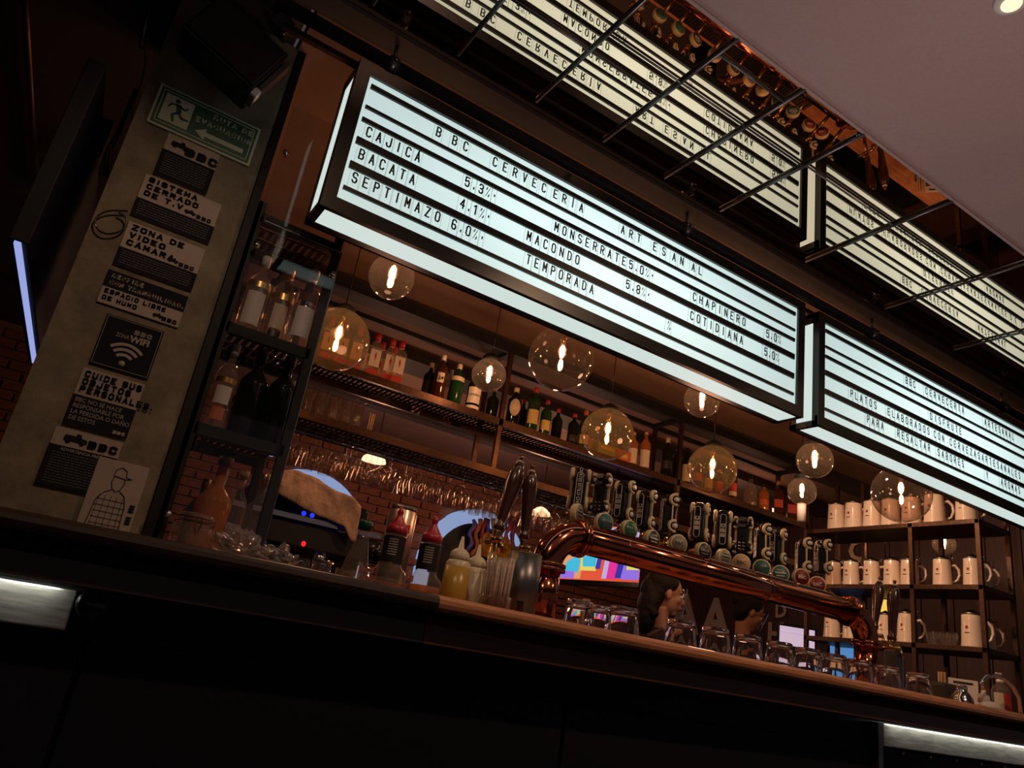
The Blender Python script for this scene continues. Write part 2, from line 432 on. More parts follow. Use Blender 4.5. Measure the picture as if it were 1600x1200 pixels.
for i, (h, _, x, z) in enumerate(cand):
    if i < 290:
        link('brick', brick_me, wb, (x + random.uniform(-.002, .002), YB + random.uniform(-.004, .004) + 0.01, z), (0, random.uniform(-.01, .01), 0))
    elif z > 1.4:
        rest.box((x, YB + 0.01, z), (0.218, 0.05, 0.067))
ro = rest.obj('brickwork', 'brick', wb); ro['kind'] = 'stuff'
# right wall: wood panelling with big letters, dark bricks low down
wr = struct('wall_right', MB().box((XR + 0.08, 4.6, 1.5), (0.16, 5.4, 3.0)), 'panelwood')
for j in range(18):
    link('plank', MB().box((0, 0, 0), (0.03, 0.285, 2.9), bev=0.004).mesh('plank', 'panelwood') if j == 0 else bpy.data.objects['plank'].data, wr, (XR - 0.012, 2.1 + j * 0.292, 1.5))
# mirror panel on the ceiling over the bar
mr = MB().box((1.5, 1.71, CZ + 0.015), (9.2, 0.735, 0.03)).obj('mirror', 'mirror')
tag(mr, 'long bronze-tinted mirror set in the ceiling over the bar, reflecting the signs', 'mirror')
# steel rods below the mirror
gr = thing('rod_grid', 'thin dark steel rods crossing just under the ceiling mirror', 'rod frame', (0, 0, CZ - 0.008))
for x in (0.38, 0.712, 1.056, 1.385, 1.718, 2.05, 2.63, 3.26, 3.9):
    MB().cyl((x, 1.34, 0), (x + 0.0, 2.03, 0), 0.0065, n=8).obj('cross_rod', 'dsteel', gr)
for x0, x1, y in ((0.712, 1.385, 1.70), (1.385, 1.718, 1.425), (2.05, 3.26, 1.59), (1.056, 2.05, 1.60), (0.38, 0.712, 1.66)):
    MB().cyl((x0, y, 0), (x1, y, 0), 0.0045, n=6).obj('long_rod', 'dsteel', gr)
for x in (0.712, 2.05, 3.26):
    MB().cyl((x, 1.36, 0), (x, 1.36, 0.007), 0.012, n=10).obj('hanger', 'dsteel', gr)
# downlight
p = A((1580, 2), Z=CZ)
dl = thing('downlight', 'small round lit downlight in the mauve ceiling, upper right', 'lamp', (p.x, p.y, CZ))
MB().lathe([(0.03, -0.012), (0.045, -0.006), (0.045, 0)], n=20).obj('rim', 'white', dl)
MB().lathe([(0.027, -0.014), (0.027, -0.010)], n=16).obj('lens', M['shade'], dl)
# ceiling beams over the back
for i, (y, z, h, wd) in enumerate(((4.05, 2.93, 0.10, 0.12), (4.9, 2.95, 0.07, 0.3), (6.0, 2.93, 0.10, 0.12))):
    tag(MB().box((3.2, y, z), (7.2, wd, h)).obj('ceiling_beam', 'duct'), 'dark beam under the brown ceiling, %s behind the bottle rack' % ORD[i], 'beam', 'dark ceiling beams')
# ------------------------------------------------------------------ the bar
def bar_piece(name, x0, x1, m_top, label):
    b = thing(name, label, 'bar counter', (x0, 1.83, 0)); L = x1 - x0
    prof = [(0.92, 1.137), (0.03, 1.137)]
    for k in range(7):
        a = PI / 2 + PI * k / 6
        prof.append((0.022 + 0.022 * math.cos(a), 1.1155 + 0.0215 * math.sin(a)))
    prof += [(0.05, 1.094), (0.92, 1.094)]
    xs_ = 0.247 - x0 if x0 < 0 else 0
    mb = MB().prism([(xs_, y, z) for y, z in prof], (L - xs_, 0, 0))
    if xs_: mb.prism([(0, min(y, .583), z) for y, z in prof], (xs_, 0, 0))
    mb.obj('top', m_top, b)
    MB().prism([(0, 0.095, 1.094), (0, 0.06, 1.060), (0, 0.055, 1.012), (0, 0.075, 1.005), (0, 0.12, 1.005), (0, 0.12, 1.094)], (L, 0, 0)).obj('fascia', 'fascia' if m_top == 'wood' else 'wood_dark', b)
    return b
XS = A((689, 930), Y=1.83).x
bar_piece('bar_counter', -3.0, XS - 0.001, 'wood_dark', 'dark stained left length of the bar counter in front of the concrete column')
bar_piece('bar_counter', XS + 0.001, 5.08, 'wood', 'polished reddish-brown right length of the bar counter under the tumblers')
bf = thing('bar_cabinet', 'black panelled front of the bar with lit metal bands under the counter', 'bar front', (0, 1.99, 0))
xp = [-2.99, -1.6, 0.16, 1.5, 3.06, 4.4, 5.08]
for a, b in zip(xp, xp[1:]):
    MB().box(((a + b) / 2, 0.02, 0.455), (b - a - 0.012, 0.04, 0.91), bev=0.004).obj('panel', 'front', bf)
MB().box((2.665, 0.36, 0.5), (4.81, 0.62, 1.0)).box((-1.37, 0.225, 0.5), (3.24, 0.35, 1.0)).box((1.045, 0.03, 0.96), (8.05, 0.04, 0.1)).obj('carcass', 'front', bf)
MB().box((3.06, -0.01, 0.5), (0.03, 0.03, 1.0)).obj('post', 'dsteel', bf)
for x0, x1 in ((-1.2, 0.11), (3.09, 5.05)):
    mb = MB().box(((x0 + x1) / 2, -0.008, 0.958), (x1 - x0, 0.02, 0.086), bev=0.004); mb.obj('metal_band', 'band', bf)
    MB().box(((x0 + x1) / 2, -0.030, 1.009), (x1 - x0 - 0.08, 0.012, 0.005)).obj('led_strip', 'led', bf)
for i in range(10):
    MB().ball((3.24 + i * 0.2, -0.004, 0.898), 0.008, 10).obj('rivet', 'steel', bf)
p = A((142, 945), Y=1.955)
kn = thing('bag_hook', 'round black hook knob on the bar front at left, beside the lit band', 'hook', (p.x, 1.97, p.z))
MB().lathe([(0.012, 0), (0.012, 0.02), (0.027, 0.026), (0.03, 0.034), (0.027, 0.042), (0, 0.045)], n=20, M3=Euler((PI / 2, 0, 0)).to_matrix()).obj('knob', 'rubber', kn)
MB().tube([(0.03 * math.cos(a * PI / 8), -0.03, 0.03 * math.sin(a * PI / 8)) for a in range(16)], 0.002, 6, True).obj('ring', 'dsteel', kn)

# ------------------------------------------------------------------ light boxes
BANDS = ((0.825, 0.0085), (0.7845, 0.0055), (0.760, 0.0075), (0.7195, 0.0125), (0.6735, 0.0125), (0.631, 0.0065))
SY = 2.1
def glyph_mesh(ch, wd, bold):
    me = text_mesh(ch, 'letter', bold=bold, ext=0.0)
    return me
_lt = {}
def letter(ch, size, xs, parent, x, z, thin=False):
    """one removable letter: condensed strokes standing on a thin clear strip with visible edges"""
    key = (ch, thin)
    if key not in _lt:
        mb = MB(); glyph(mb, ch, 0.36 if not thin else 0.30, 0.74, 0.105 if not thin else 0.045, 0.16)
        mb.mi = 1
        hw = 0.31 if ch not in '.,·' else 0.16
        for sx in (-hw, hw): mb.box((sx, 0, 0.06), (0.012, 1.5, 0.06))
        _lt[key] = mb.mesh('letter', ('letter', 'tile_edge'))
    o = link('letter', _lt[key], parent, (x, -0.0, z), FRONT); o.scale = (size,) * 3
    return o
def light_box(label, x0, x1, rows):
    """x0..x1: lit opening of the face; the box hangs with its face at y = SY"""
    b = thing('light_box_sign', label, 'illuminated sign', (0, SY, 1.0))
    z0, z1 = 0.608 * 2.1, 0.8425 * 2.1; t = 0.045; zb = 0.585 * 2.1; zt = z1 + t; D = 0.15
    mb = MB()
    mb.box(((x0 + x1) / 2, 0, (z0 + zb) / 2), (x1 - x0 + 2 * t, 0.02, z0 - zb)).box(((x0 + x1) / 2, 0, z1 + t / 2), (x1 - x0 + 2 * t, 0.02, t))
    for x in (x0 - t / 2, x1 + t / 2): mb.box((x, 0, (z0 + z1) / 2), (t, 0.02, z1 - z0))
    mb.box(((x0 + x1) / 2, D - 0.02, zb + 0.01), (x1 - x0 + 2 * t, 0.04, 0.02)).box(((x0 + x1) / 2, D / 2, zt - 0.01), (x1 - x0 + 2 * t, D, 0.02))
    mb.box(((x0 + x1) / 2, D - 0.005, (zb + zt) / 2), (x1 - x0 + 2 * t, 0.01, zt - zb))
    for x in (x0 - t + 0.012, x1 + t - 0.012):
        mb.box((x, D - 0.02, (zb + zt) / 2), (0.024, 0.035, zt - zb)).box((x, D / 2, zb + 0.012), (0.024, D, 0.024)).box((x, D / 2, zt - 0.03), (0.024, D, 0.05)).box((x, 0.01, (zb + zt) / 2), (0.024, 0.03, zt - zb))
    mb.obj('frame', 'frame', b)
    xc = (x0 + x1) / 2
    MB().box((0, 0, 0), (x1 - x0 + 0.02, 0.004, z1 - z0 + 0.01)).obj('face_panel', 'acrylic', b, (xc, 0.004, (z0 + z1) / 2))
    MB().box((0, 0, 0), (x1 - x0 + 0.04, D - 0.045, 0.004)).obj('bottom_panel', 'acrylic_s', b, (xc, D / 2 - 0.008, zb + 0.003))
    for x in (x0 - t + 0.004, x1 + t - 0.004):
        MB().box((0, 0, 0), (0.004, D - 0.05, zt - zb - 0.06)).obj('side_panel', 'acrylic_s', b, (x, D / 2 - 0.004, (zb + zt) / 2))
    xa = x0 + 0.012; xb = x1 - 0.018
    for z, h in BANDS:
        MB().box(((xa + xb) / 2, -0.002, z * 2.1), (xb - xa, 0.008, h * 2.1)).obj('rail', 'letter', b)
    for zc, segs in rows:
        for s_, xs0, xs1 in segs:
            n = len(s_)
            for i, ch in enumerate(s_):
                if ch == ' ': continue
                x = xs0 if n == 1 else xs0 + (xs1 - xs0) * i / (n - 1)
                letter(ch, 0.056, 0.62, b, x, zc * 2.1 - (0.0 if ch not in ',·' else -0.002), thin=(ch == '%'))
    return b
def X(px, py): return A((px, py), Y=SY).x
R1, R2, R3, R4 = 0.805, 0.7405, 0.6965, 0.6525
rows1 = [
 (R1, [('B', X(685, 204), 0), ('BC', X(709, 221), X(726, 231)), ('CERVEC', X(772, 254), X(848, 295)), ('ERÌA', X(866, 306), X(906, 328)), ('ART', X(971, 362), X(996, 375)), ('ES', X(1021, 388), X(1035, 395)), ('AN', X(1051, 404), X(1063, 410)), ('AL', X(1081, 420), X(1092, 424))]),
 (R2, [('CAJICÁ', X(576, 206), X(652, 244)), ('5,3%·', X(729, 284), X(771, 306)), ('MONSERRATE', X(868, 354), X(973, 408)), ('5,0%·', X(984, 412), X(1017, 431)), ('CHAPINERO', X(1083, 464), X(1160, 501)), ('5,0%', X(1197, 519), X(1215, 530))]),
 (R3, [('BACATA', X(564, 242), X(643, 281)), ('4,1%·', X(721, 320), X(762, 337)), ('MACONDO', X(825, 369), X(900, 407)), ('5,8%·', X(979, 443), X(1011, 462)), ('COTIDIANA', X(1079, 493), X(1156, 531)), ('5,0%', X(1194, 550), X(1212, 560))]),
 (R4, [('SEPTIMAZO', X(553, 280), X(682, 340)), ('6,0%·', X(708, 351), X(751, 375)), ('TEMPORADA', X(824, 406), X(922, 456)), ('%', X(1043, 511), 0)])]
rows2 = [
 (R1, [('BBC', X(1414, 595), X(1426, 602)), ('CERVECERÍA', X(1445, 611), X(1502, 641)), ('ARTESANAL', X(1537, 659), X(1580, 681))]),
 (R2, [('DISFRUTE', X(1452, 648), X(1498, 673))]),
 (R3, [('PLATOS', X(1328, 616), X(1365, 636)), ('ELABORADOS', X(1386, 642), X(1448, 675)), ('CON', X(1458, 678), X(1471, 685)), ('CERVEZASARTESANALES', X(1483, 692), X(1590, 741)), ('DE', X(1599, 747), X(1607, 751)), ('LA', X(1618, 757), X(1625, 761))]),
 (R4, [('PARA', X(1354, 657), X(1376, 667)), ('RESALTAR', X(1401, 679), X(1449, 702)), ('SABORES', X(1464, 710), X(1502, 728)), ('Y', X(1540, 745), 0), ('AROMAS', X(1563, 756), X(1590, 768))])]
light_box('long light box sign listing beers with percentages, nearer the concrete column', 0.4483, 2.668, rows1)
light_box('light box sign about dishes made with craft beer, right end of the bar', 2.863, 5.10, rows2)
# hanging track with clamps over the light boxes
hp = thing('hanging_track', 'black steel pipe running above both light box signs with clamps', 'pipe', (0, 2.13, 2.885))
MB().cyl((0.1, 0, 0), (5.6, 0, 0), 0.024, n=12).obj('pipe', 'black', hp)
MB().box((2.85, 0.05, -0.035), (5.4, 0.02, 0.02)).obj('rail', 'iron', hp)
for x in (0.52, 1.95, 3.3, 4.6):
    MB().lathe([(0.03, -0.018), (0.033, 0), (0.03, 0.018)], (x, 0, 0), 14, Euler((0, PI / 2, 0)).to_matrix()).cyl((x, -0.028, 0), (x, -0.042, 0), 0.008, n=8).cyl((x, 0, 0.02), (x, 0, 0.1), 0.007, n=8).obj('clamp', 'dsteel', hp)

# ------------------------------------------------------------------ concrete column with its notices
YC = 2.42
cx0, cx1 = -0.165, 0.228
cl = MB()
pts = [(cx0, 0, 0), (cx1, 0, 0), (cx1 + 0.014, 0.014, 0), (cx1 + 0.014, 0.42, 0), (cx0, 0.42, 0)]
cl.prism([(x, y + YC, 0) for x, y, z in pts], (0, 0, CZ))
co = cl.obj('concrete_column', 'concrete'); tag(co, 'rough grey concrete column covered with notices, left of the bottle shelves', 'column')
def notice(label, corners, base='plate_l', name='notice', dz=0.008, cat='sign'):
    """corners: px of upper-left, upper-right, lower-right, lower-left on the column's face"""
    P = [A(c, Y=YC) for c in corners]
    xa = (P[0].x + P[3].x) / 2; xb = (P[1].x + P[2].x) / 2; za = (P[0].z + P[1].z) / 2; zb = (P[2].z + P[3].z) / 2
    t = thing(name, label, cat, (xa, YC - dz, zb)); W = xb - xa; H = za - zb
    MB().box((W / 2, dz / 2, H / 2), (W, dz, H), bev=0.0015).obj('board', base, t)
    return t, W, H
def block(t, x0, x1, z0, z1, m):
    return MB().box(((x0 + x1) / 2, -0.0006, (z0 + z1) / 2), (x1 - x0, 0.0012, z1 - z0)).obj('printed_field', m, t)
def lines(t, rows, x, z, size, dz, m='print_l', bold=0.02, xs=1.0):
    for i, s_ in enumerate(rows):
        if bold > .01: heavy('lettering', s_, size, m, t, (x, -0.002, z - i * dz), xs)
        else: text('lettering', s_, size, m, t, (x, -0.002, z - i * dz), align='LEFT', bold=bold, xs=xs)
def fine(t, x0, x1, z0, z1, n, m='print_f'):
    mb = MB(); h = (z1 - z0) / n
    for i in range(n):
        x = x0
        while x < x1 - 0.003:
            wl = random.uniform(0.004, 0.014); wl = min(wl, x1 - x)
            mb.box((x + wl / 2, -0.0013, z1 - (i + 0.5) * h), (wl, 0.0006, h * 0.28)); x += wl + 0.0022
    o = mb.obj('small_print', m, t); o['kind'] = 'stuff'
def truck_mark(t, x, z, s, m):
    """small side view of a lorry used as an emblem"""
    mb = MB()
    mb.prism([(x + a * s, -0.0022, z + b * s) for a, b in ((-1, -.25), (1, -.25), (1, .1), (.75, .2), (.5, .2), (.35, .55), (0, .55), (-.05, .3), (-.9, .3), (-1, .1))], (0, 0.0008, 0))
    for a in (-.6, .6): mb.lathe([(0.22 * s, 0), (0.22 * s, 0.0012)], (x + a * s, -0.0014, z - .25 * s), 14, Euler((PI / 2, 0, 0)).to_matrix())
    mb.obj('emblem', m, t)
# green route sign
t, W, H = notice('green and white evacuation route sign with running figure and arrow', ((250, 130), (407, 204), (388, 262), (230, 191)), 'greenlite', 'route_sign')
block(t, 0.008, W - 0.008, 0.008, H - 0.008, 'green')
mb = MB()
fr = lambda q, x0, x1, z0, z1, th, y: (q.box(((x0 + x1) / 2, y, z0 + th / 2), (x1 - x0, 0.001, th)), q.box(((x0 + x1) / 2, y, z1 - th / 2), (x1 - x0, 0.001, th)), q.box((x0 + th / 2, y, (z0 + z1) / 2), (th, 0.001, z1 - z0)), q.box((x1 - th / 2, y, (z0 + z1) / 2), (th, 0.001, z1 - z0)))
fr(mb, 0.016, W - 0.016, 0.016, H - 0.016, 0.0028, -0.0018)
mb.obj('border', 'greenlite', t)
MB().box((W * 0.215, -0.0022, H * 0.50), (W * 0.27, 0.001, H * 0.66)).obj('pictogram_field', 'greenlite', t)
fx, fz, fs = W * 0.215, H * 0.5, H * 0.30
mb = MB(); mb.lathe([(fs * 0.17, 0), (fs * 0.17, 0.001)], (fx - fs * 0.12, -0.0024, fz + fs * 0.78), 14, Euler((PI / 2, 0, 0)).to_matrix())
def limb(pts, wd):
    for a, b in zip(pts, pts[1:]):
        a = Vector((fx + a[0] * fs, -0.003, fz + a[1] * fs)); b = Vector((fx + b[0] * fs, -0.003, fz + b[1] * fs))
        d = (b - a).normalized(); nn = Vector((-d.z, 0, d.x)) * wd * fs / 2
        mb.prism([a + nn - d * .02 * fs, b + nn + d * .03 * fs, b - nn + d * .03 * fs, a - nn - d * .02 * fs], (0, 0.001, 0))
limb([(-.02, .55), (.14, -.05)], .34); limb([(-.05, .5), (-.45, .42), (-.62, .12)], .14); limb([(.05, .5), (.4, .32), (.62, .5)], .14)
limb([(.1, -.1), (-.22, -.38), (-.05, -.88)], .18); limb([(.14, -.1), (.42, -.42), (.85, -.38)], .18)
mb.obj('running_figure', 'green', t)
heavy('lettering', 'RUTA DE', H * 0.185, 'greenlite', t, (W * 0.94, -0.002, H * 0.77), .92, 'RIGHT', .60, .165)
heavy('lettering', 'EVACUACION', H * 0.185, 'greenlite', t, (W * 0.955, -0.002, H * 0.55), .90, 'RIGHT', .60, .165)
MB().prism([(W * a, -0.002, H * b) for a, b in ((.42, .27), (.52, .41), (.52, .325), (.90, .325), (.90, .215), (.52, .215), (.52, .13))], (0, 0.001, 0)).obj('arrow', 'greenlite', t)
# notices
t, W, H = notice('small notice with lorry emblem and dark text field, just under the green sign', ((262, 208), (343, 243), (322, 306), (240, 272)))
block(t, 0, W, 0, H * 0.60, 'plate_d'); truck_mark(t, W * 0.28, H * 0.80, W * 0.17, 'print_d')
heavy('lettering', 'BBC', H * 0.27, 'print_d', t, (W * 0.70, -0.002, H * 0.74), 1.0, 'CENTER', .68, .24); fine(t, W * .08, W * .92, H * .06, H * .55, 9)
t, W, H = notice('notice headed SISTEMA CERRADO DE T.V.', ((228, 272), (346, 322), (325, 383), (203, 335)))
block(t, 0, W, 0, H * 0.42, 'plate_d'); lines(t, ['SISTEMA', 'CERRADO', 'DE T.V.'], W * .06, H * .90, H * .175, H * .165, 'print_d', 0.045, 1.12)
truck_mark(t, W * .66, H * .53, W * .07, 'print_d'); heavy('lettering', 'BBC', H * .13, 'print_d', t, (W * .84, -.002, H * .50), 1.0, 'CENTER', .68, .24); fine(t, W * .05, W * .95, H * .05, H * .38, 6)
t, W, H = notice('notice headed ZONA DE VIDEO CAMARA', ((205, 345), (321, 394), (297, 456), (173, 411)))
block(t, 0, W, 0, H * 0.40, 'plate_d'); lines(t, ['ZONA DE', 'VIDEO', 'CÁMARA'], W * .06, H * .89, H * .18, H * .175, 'print_d', 0.045, 1.12)
truck_mark(t, W * .66, H * .50, W * .07, 'print_d'); heavy('lettering', 'BBC', H * .13, 'print_d', t, (W * .84, -.002, H * .47), 1.0, 'CENTER', .68, .24); fine(t, W * .05, W * .95, H * .05, H * .36, 6)
t, W, H = notice('notice reading RESPIRE CON TRANQUILIDAD, dark upper half', ((170, 421), (294, 466), (277, 513), (150, 472)))
block(t, 0, W, H * 0.50, H, 'plate_d'); lines(t, ['RESPIRE', 'CON TRANQUILIDAD.'], W * .06, H * .86, H * .19, H * .21, 'print_l', 0.03, 0.86)
lines(t, ['ESPACIO LIBRE', 'DE HUMO'], W * .04, H * .38, H * .19, H * .20, 'print_d', 0.045, 0.92)
truck_mark(t, W * .72, H * .16, W * .06, 'print_d'); heavy('lettering', 'BBC', H * .17, 'print_d', t, (W * .87, -.002, H * .12), 1.0, 'CENTER', .68, .24)
t, W, H = notice('square dark navy wifi zone sign with thin white border', ((168, 490), (257, 520), (230, 593), (138, 568)), 'plate_d')
mb = MB(); fr(mb, 0.004, W - 0.004, 0.004, H - 0.004, 0.0012, -0.0008); mb.obj('border', 'print_l', t)
heavy('lettering', 'BBC', H * .13, 'print_l', t, (W * .68, -.002, H * .80), 1.0, 'CENTER', .68, .24); text('lettering', 'ZONA', H * .11, 'print_l', t, (W * .36, -.002, H * .66), xs=.7)
text('lettering', 'WIFI', H * .17, 'print_l', t, (W * .66, -.002, H * .655), bold=.04)
mb = MB()
for r in (0.15, 0.25, 0.35):
    mb.prism([(W * .5 + rr * W * math.sin(a), -0.002, H * .14 + rr * W * math.cos(a)) for rr, rng in ((r, range(-8, 9)), (r + .055, range(8, -9, -1))) for a in [k * 0.098 for k in rng]], (0, 0.001, 0))
mb.lathe([(W * .055, 0), (W * .055, 0.001)], (W * .5, -0.001, H * .15), 16, Euler((PI / 2, 0, 0)).to_matrix())
mb.obj('wifi_symbol', 'print_l', t)
t, W, H = notice('notice headed CUIDE SUS OBJETOS PERSONALES', ((130, 575), (229, 602), (194, 686), (97, 661)))
block(t, 0, W, 0, H * .52, 'plate_d'); lines(t, ['CUIDE SUS', 'OBJETOS', 'PERSONALES.'], W * .06, H * .90, H * .165, H * .135, 'print_d', .045, .86)
lines(t, ['BBC NO SE HACE', 'RESPONSABLE POR', 'LA PERDIDA O DAÑO', 'DE ESTOS.'], W * .05, H * .44, H * .105, H * .105, 'print_l', .0, .88)
heavy('lettering', 'BBC', H * .08, 'print_l', t, (W * .86, -.002, H * .06), 1.0, 'CENTER', .68, .24)
t, W, H = notice('lowest dark notice with lorry emblem over lines of small print', ((87, 665), (193, 694), (160, 780), (55, 752)))
block(t, 0, W, 0, H * .70, 'plate_d'); truck_mark(t, W * .33, H * .85, W * .17, 'print_d'); heavy('lettering', 'BBC', H * .2, 'print_d', t, (W * .74, -.002, H * .82), 1.0, 'CENTER', .68, .24)
fine(t, W * .08, W * .90, H * .05, H * .60, 12)
text('lettering', 'ADVERTENCIA PREVIA', H * .07, 'print_l', t, (W * .5, -.002, H * .645), bold=.01)
t, W, H = notice('pale poster with outline drawing of a capped bearded man, bottom of the column', ((155, 717), (233, 729), (200, 842), (112, 830)), 'plate_l', 'poster', 0.012, 'poster')
mb = MB()
def stroke(pts, th=0.0022):
    mb.tube([(W * a, -0.0015, H * b) for a, b in pts], th * 0.5, 5)
stroke([(.38, .80), (.40, .88), (.50, .92), (.60, .88), (.62, .80), (.74, .79), (.62, .77), (.38, .79)])
stroke([(.40, .79), (.38, .70), (.42, .62), (.50, .58), (.58, .62), (.62, .70), (.61, .77)])
stroke([(.42, .60), (.30, .55), (.20, .45), (.15, .10)]); stroke([(.58, .60), (.70, .54), (.76, .40), (.78, .10)])
for k in range(5): stroke([(.24 + k * .11, .52), (.22 + k * .12, .10)], .0012)
for k in range(5): stroke([(.20, .46 - k * .08), (.76, .46 - k * .08)], .0012)
mb.obj('drawing', 'print_d', t)
for k, s_ in enumerate(('IIE', 'EII')): text('lettering', 'E', H * .13, 'print_d', t, (W * .90, -.002, H * (.40 - k * .16)), bold=.06)
# loudspeaker on the column
P = [A(c, Y=2.22) for c in ((285, 45), (395, 145), (450, 88), (350, -25))]
cen = (P[0] + P[1] + P[2] + P[3]) / 4
wv = (P[2] - P[1] + P[3] - P[0]) / 2; hv = (P[0] - P[1] + P[3] - P[2]) / 2
sp = thing('loudspeaker', 'black box loudspeaker tilted on a bracket at the top of the concrete column', 'speaker', cen, (0, -math.atan2((P[1] - P[0]).z, (P[1] - P[0]).x), 0))
LW = (P[1] - P[0]).length; LH = (P[2] - P[1]).length
MB().box((0, 0.07, 0), (LW, 0.14, LH), bev=0.008).obj('cabinet', 'rubber', sp)
MB().box((0, -0.004, 0), (LW * .94, 0.008, LH * .90), bev=0.003).obj('grille', 'black', sp)
MB().box((LW / 2 + 0.012, 0.05, -0.01), (0.016, 0.06, LH * .98)).obj('bracket', 'dsteel', sp)
MB().box((LW / 2 + 0.012, 0.03, -LH / 2 + 0.01), (0.022, 0.04, 0.03), bev=.002).obj('bracket_foot', 'white', sp)
MB().cyl((0, 0.14, 0), (0, 0.2, 0), 0.015, n=8).obj('arm', 'black', sp)
p = A((450, 15), Y=2.3)
cc = thing('camera_housing', 'small black security camera beside the loudspeaker under the ceiling', 'camera', (p.x, p.y, CZ - 0.0))
MB().cyl((0, 0, 0), (0, 0, -0.03), 0.02, n=12).obj('mount', 'black', cc)
MB().box((0, -0.01, -0.055), (0.07, 0.09, 0.06), (0.4, 0.5, 0), bev=.006).obj('body', 'rubber', cc)
# cables
def cable(label, pts, r=0.004, m='rubber'):
    P_ = [Vector(p) for p in pts]; o0 = P_[0]
    # smooth
    for _ in range(2):
        Q = [P_[0]]
        for a, b in zip(P_, P_[1:]): Q += [a * .75 + b * .25, a * .25 + b * .75]
        P_ = Q + [P_[-1]]
    return tag(MB().tube([p - o0 for p in P_], r, 6).obj('cable', m, None, o0), label, 'cable')
cable('thin black cable loop sticking out at the left edge of the concrete column', [A(q, Y=2.40) for q in ((200, 330), (170, 328), (150, 338), (148, 352), (158, 364), (175, 366), (192, 360), (199, 348), (196, 338), (185, 332))], 0.003)
cable('pale cable hanging in a curve left of the green sign', [A(q, Y=2.5) for q in ((226, 75), (228, 100), (218, 140), (205, 165), (208, 190))], 0.003, 'dsteel')
cable('dark cable drooping behind the hanging television', [A(q, Y=2.6) for q in ((212, 140), (196, 180), (180, 220), (166, 235), (166, 275))], 0.008)
p0 = A((240, -20), Y=2.5); p1 = A((220, 75), Y=2.5)
tag(MB().cyl((0, 0, 0), p1 - p0, 0.008, n=8).obj('conduit_pipe', 'dsteel', None, p0), 'thin grey conduit pipe above the pale cable, left of the loudspeaker', 'pipe')
a = A((38, -10), Z=CZ - 0.03); b = A((58, 300), Z=CZ - 0.03)
tag(MB().cyl((0, 0, 0), b - a, 0.014, n=12).obj('ceiling_conduit', 'iron', None, a), 'long straight conduit on the dark ceiling above the television, far left', 'pipe')
# television seen from its edge, far left
n0 = A((28, 377), Y=2.25); dirv = (A((105, 921), Y=1) - CAM); dirv.z = 0; dirv.normalize()
fe = n0 + dirv * 1.0
# length so that its far lower corner lands where the column begins
best = min(((abs(seen(*(n0 + dirv * s))[1] - 565), s) for s in [k * 0.01 for k in range(5, 300)]))[1]
tvl = thing('television', 'black flat television hanging edge-on at far left with glowing bluish lower edge', 'television', n0, (0, 0, math.atan2(dirv.y, dirv.x)))
MB().box((best / 2, -0.0, 0.31), (best, 0.05, 0.62), bev=.004).obj('back_shell', 'front', tvl)
MB().box((best / 2, 0.0, -0.004), (best, 0.016, 0.008)).obj('lit_edge', 'tvglow', tvl)
MB().box((best / 2, 0.0, 0.70), (0.06, 0.04, 0.2)).obj('mount_arm', 'black', tvl)
# dark wall piece behind the column on the left, lengthened to block back-room light
tag(MB().box((-0.98, 5.0, 1.49), (0.10, 4.2, 2.98)).obj('partition', 'duct'), 'dark partition wall behind the hanging television at far left', 'partition')

# ------------------------------------------------------------------ bottle kinds
RX = Euler((PI / 2, 0, 0)).to_matrix()
def arc_patch(mb, r, z0, z1, half, n=10):
    vs = []
    for z in (z0, z1):
        vs.append([mb.bm.verts.new((r * math.sin(a), -r * math.cos(a), z)) for a in [(-half + 2 * half * i / n) for i in range(n + 1)]])
    for i in range(n):
        f = mb.bm.faces.new((vs[0][i], vs[0][i + 1], vs[1][i + 1], vs[1][i])); f.smooth = True; f.material_index = mb.mi
def bottle(label, cat, loc, h, r, gm, cap='black', labels=(), sh=0.62, neck=0.32, capf=0.09, square=False, liquid=None, rotz=0, group=None, script=None, lip=True, stopper=None):
    """glass bottle standing on its base: body, closure, paper labels; sh is where the shoulder starts"""
    t = thing('bottle', label, cat, loc, (0, 0, rotz), group)
    zs = h * sh; zn = h * (sh + 0.16); zt = h * (1 - capf)
    prof = [(r * .86, 0), (r * .98, h * .012), (r, h * .03), (r, zs), (r * .94, zs + (zn - zs) * .28), (r * .72, zs + (zn - zs) * .62), (r * neck * 1.15, zn), (r * neck, zn + h * .02), (r * neck, zt)]
    if square:
        q = math.sqrt(2) * 0.94
        prof = [(a * (q if z < zn * .97 else 1.0), z) for a, z in prof]
        MB().lathe(prof, n=4, M3=Euler((0, 0, PI / 4)).to_matrix(), sm=False).obj('body', gm, t)
    else: MB().lathe(prof, n=18).obj('body', gm, t)
    if liquid:
        MB().lathe([(r * .8, h * .02), (r * .93, h * .03), (r * .93, zs * liquid[1])], n=14 if not square else 4, M3=Euler((0, 0, PI / 4)).to_matrix()).obj('liquid', liquid[0], t)
    rc = r * neck
    if cap == 'cork_top': MB().lathe([(rc * .8, zt), (rc * .8, zt + h * .02), (rc * 1.35, zt + h * .02), (rc * 1.35, h)], n=14).obj('stopper', 'cork', t)
    elif cap: MB().lathe([(rc * 1.18, zt - h * .03), (rc * 1.2, h * .995), (rc * 1.1, h)], n=14).obj('cap', cap, t)
    for z0, z1, m, half in labels:
        if square: MB().box((0, -r * .945, h * (z0 + z1) / 2), (r * 2 * min(half, .9) * .95, 0.0012, h * (z1 - z0))).obj('label', m, t)
        else:
            mb = MB(); arc_patch(mb, r * 1.012, h * z0, h * z1, half); mb.obj('label', m, t)
    if script:
        s_, z, size, m = script
        text('lettering', s_, size, m, t, (0, -r * 1.06 - .0012, h * z), bold=.01)
    return t

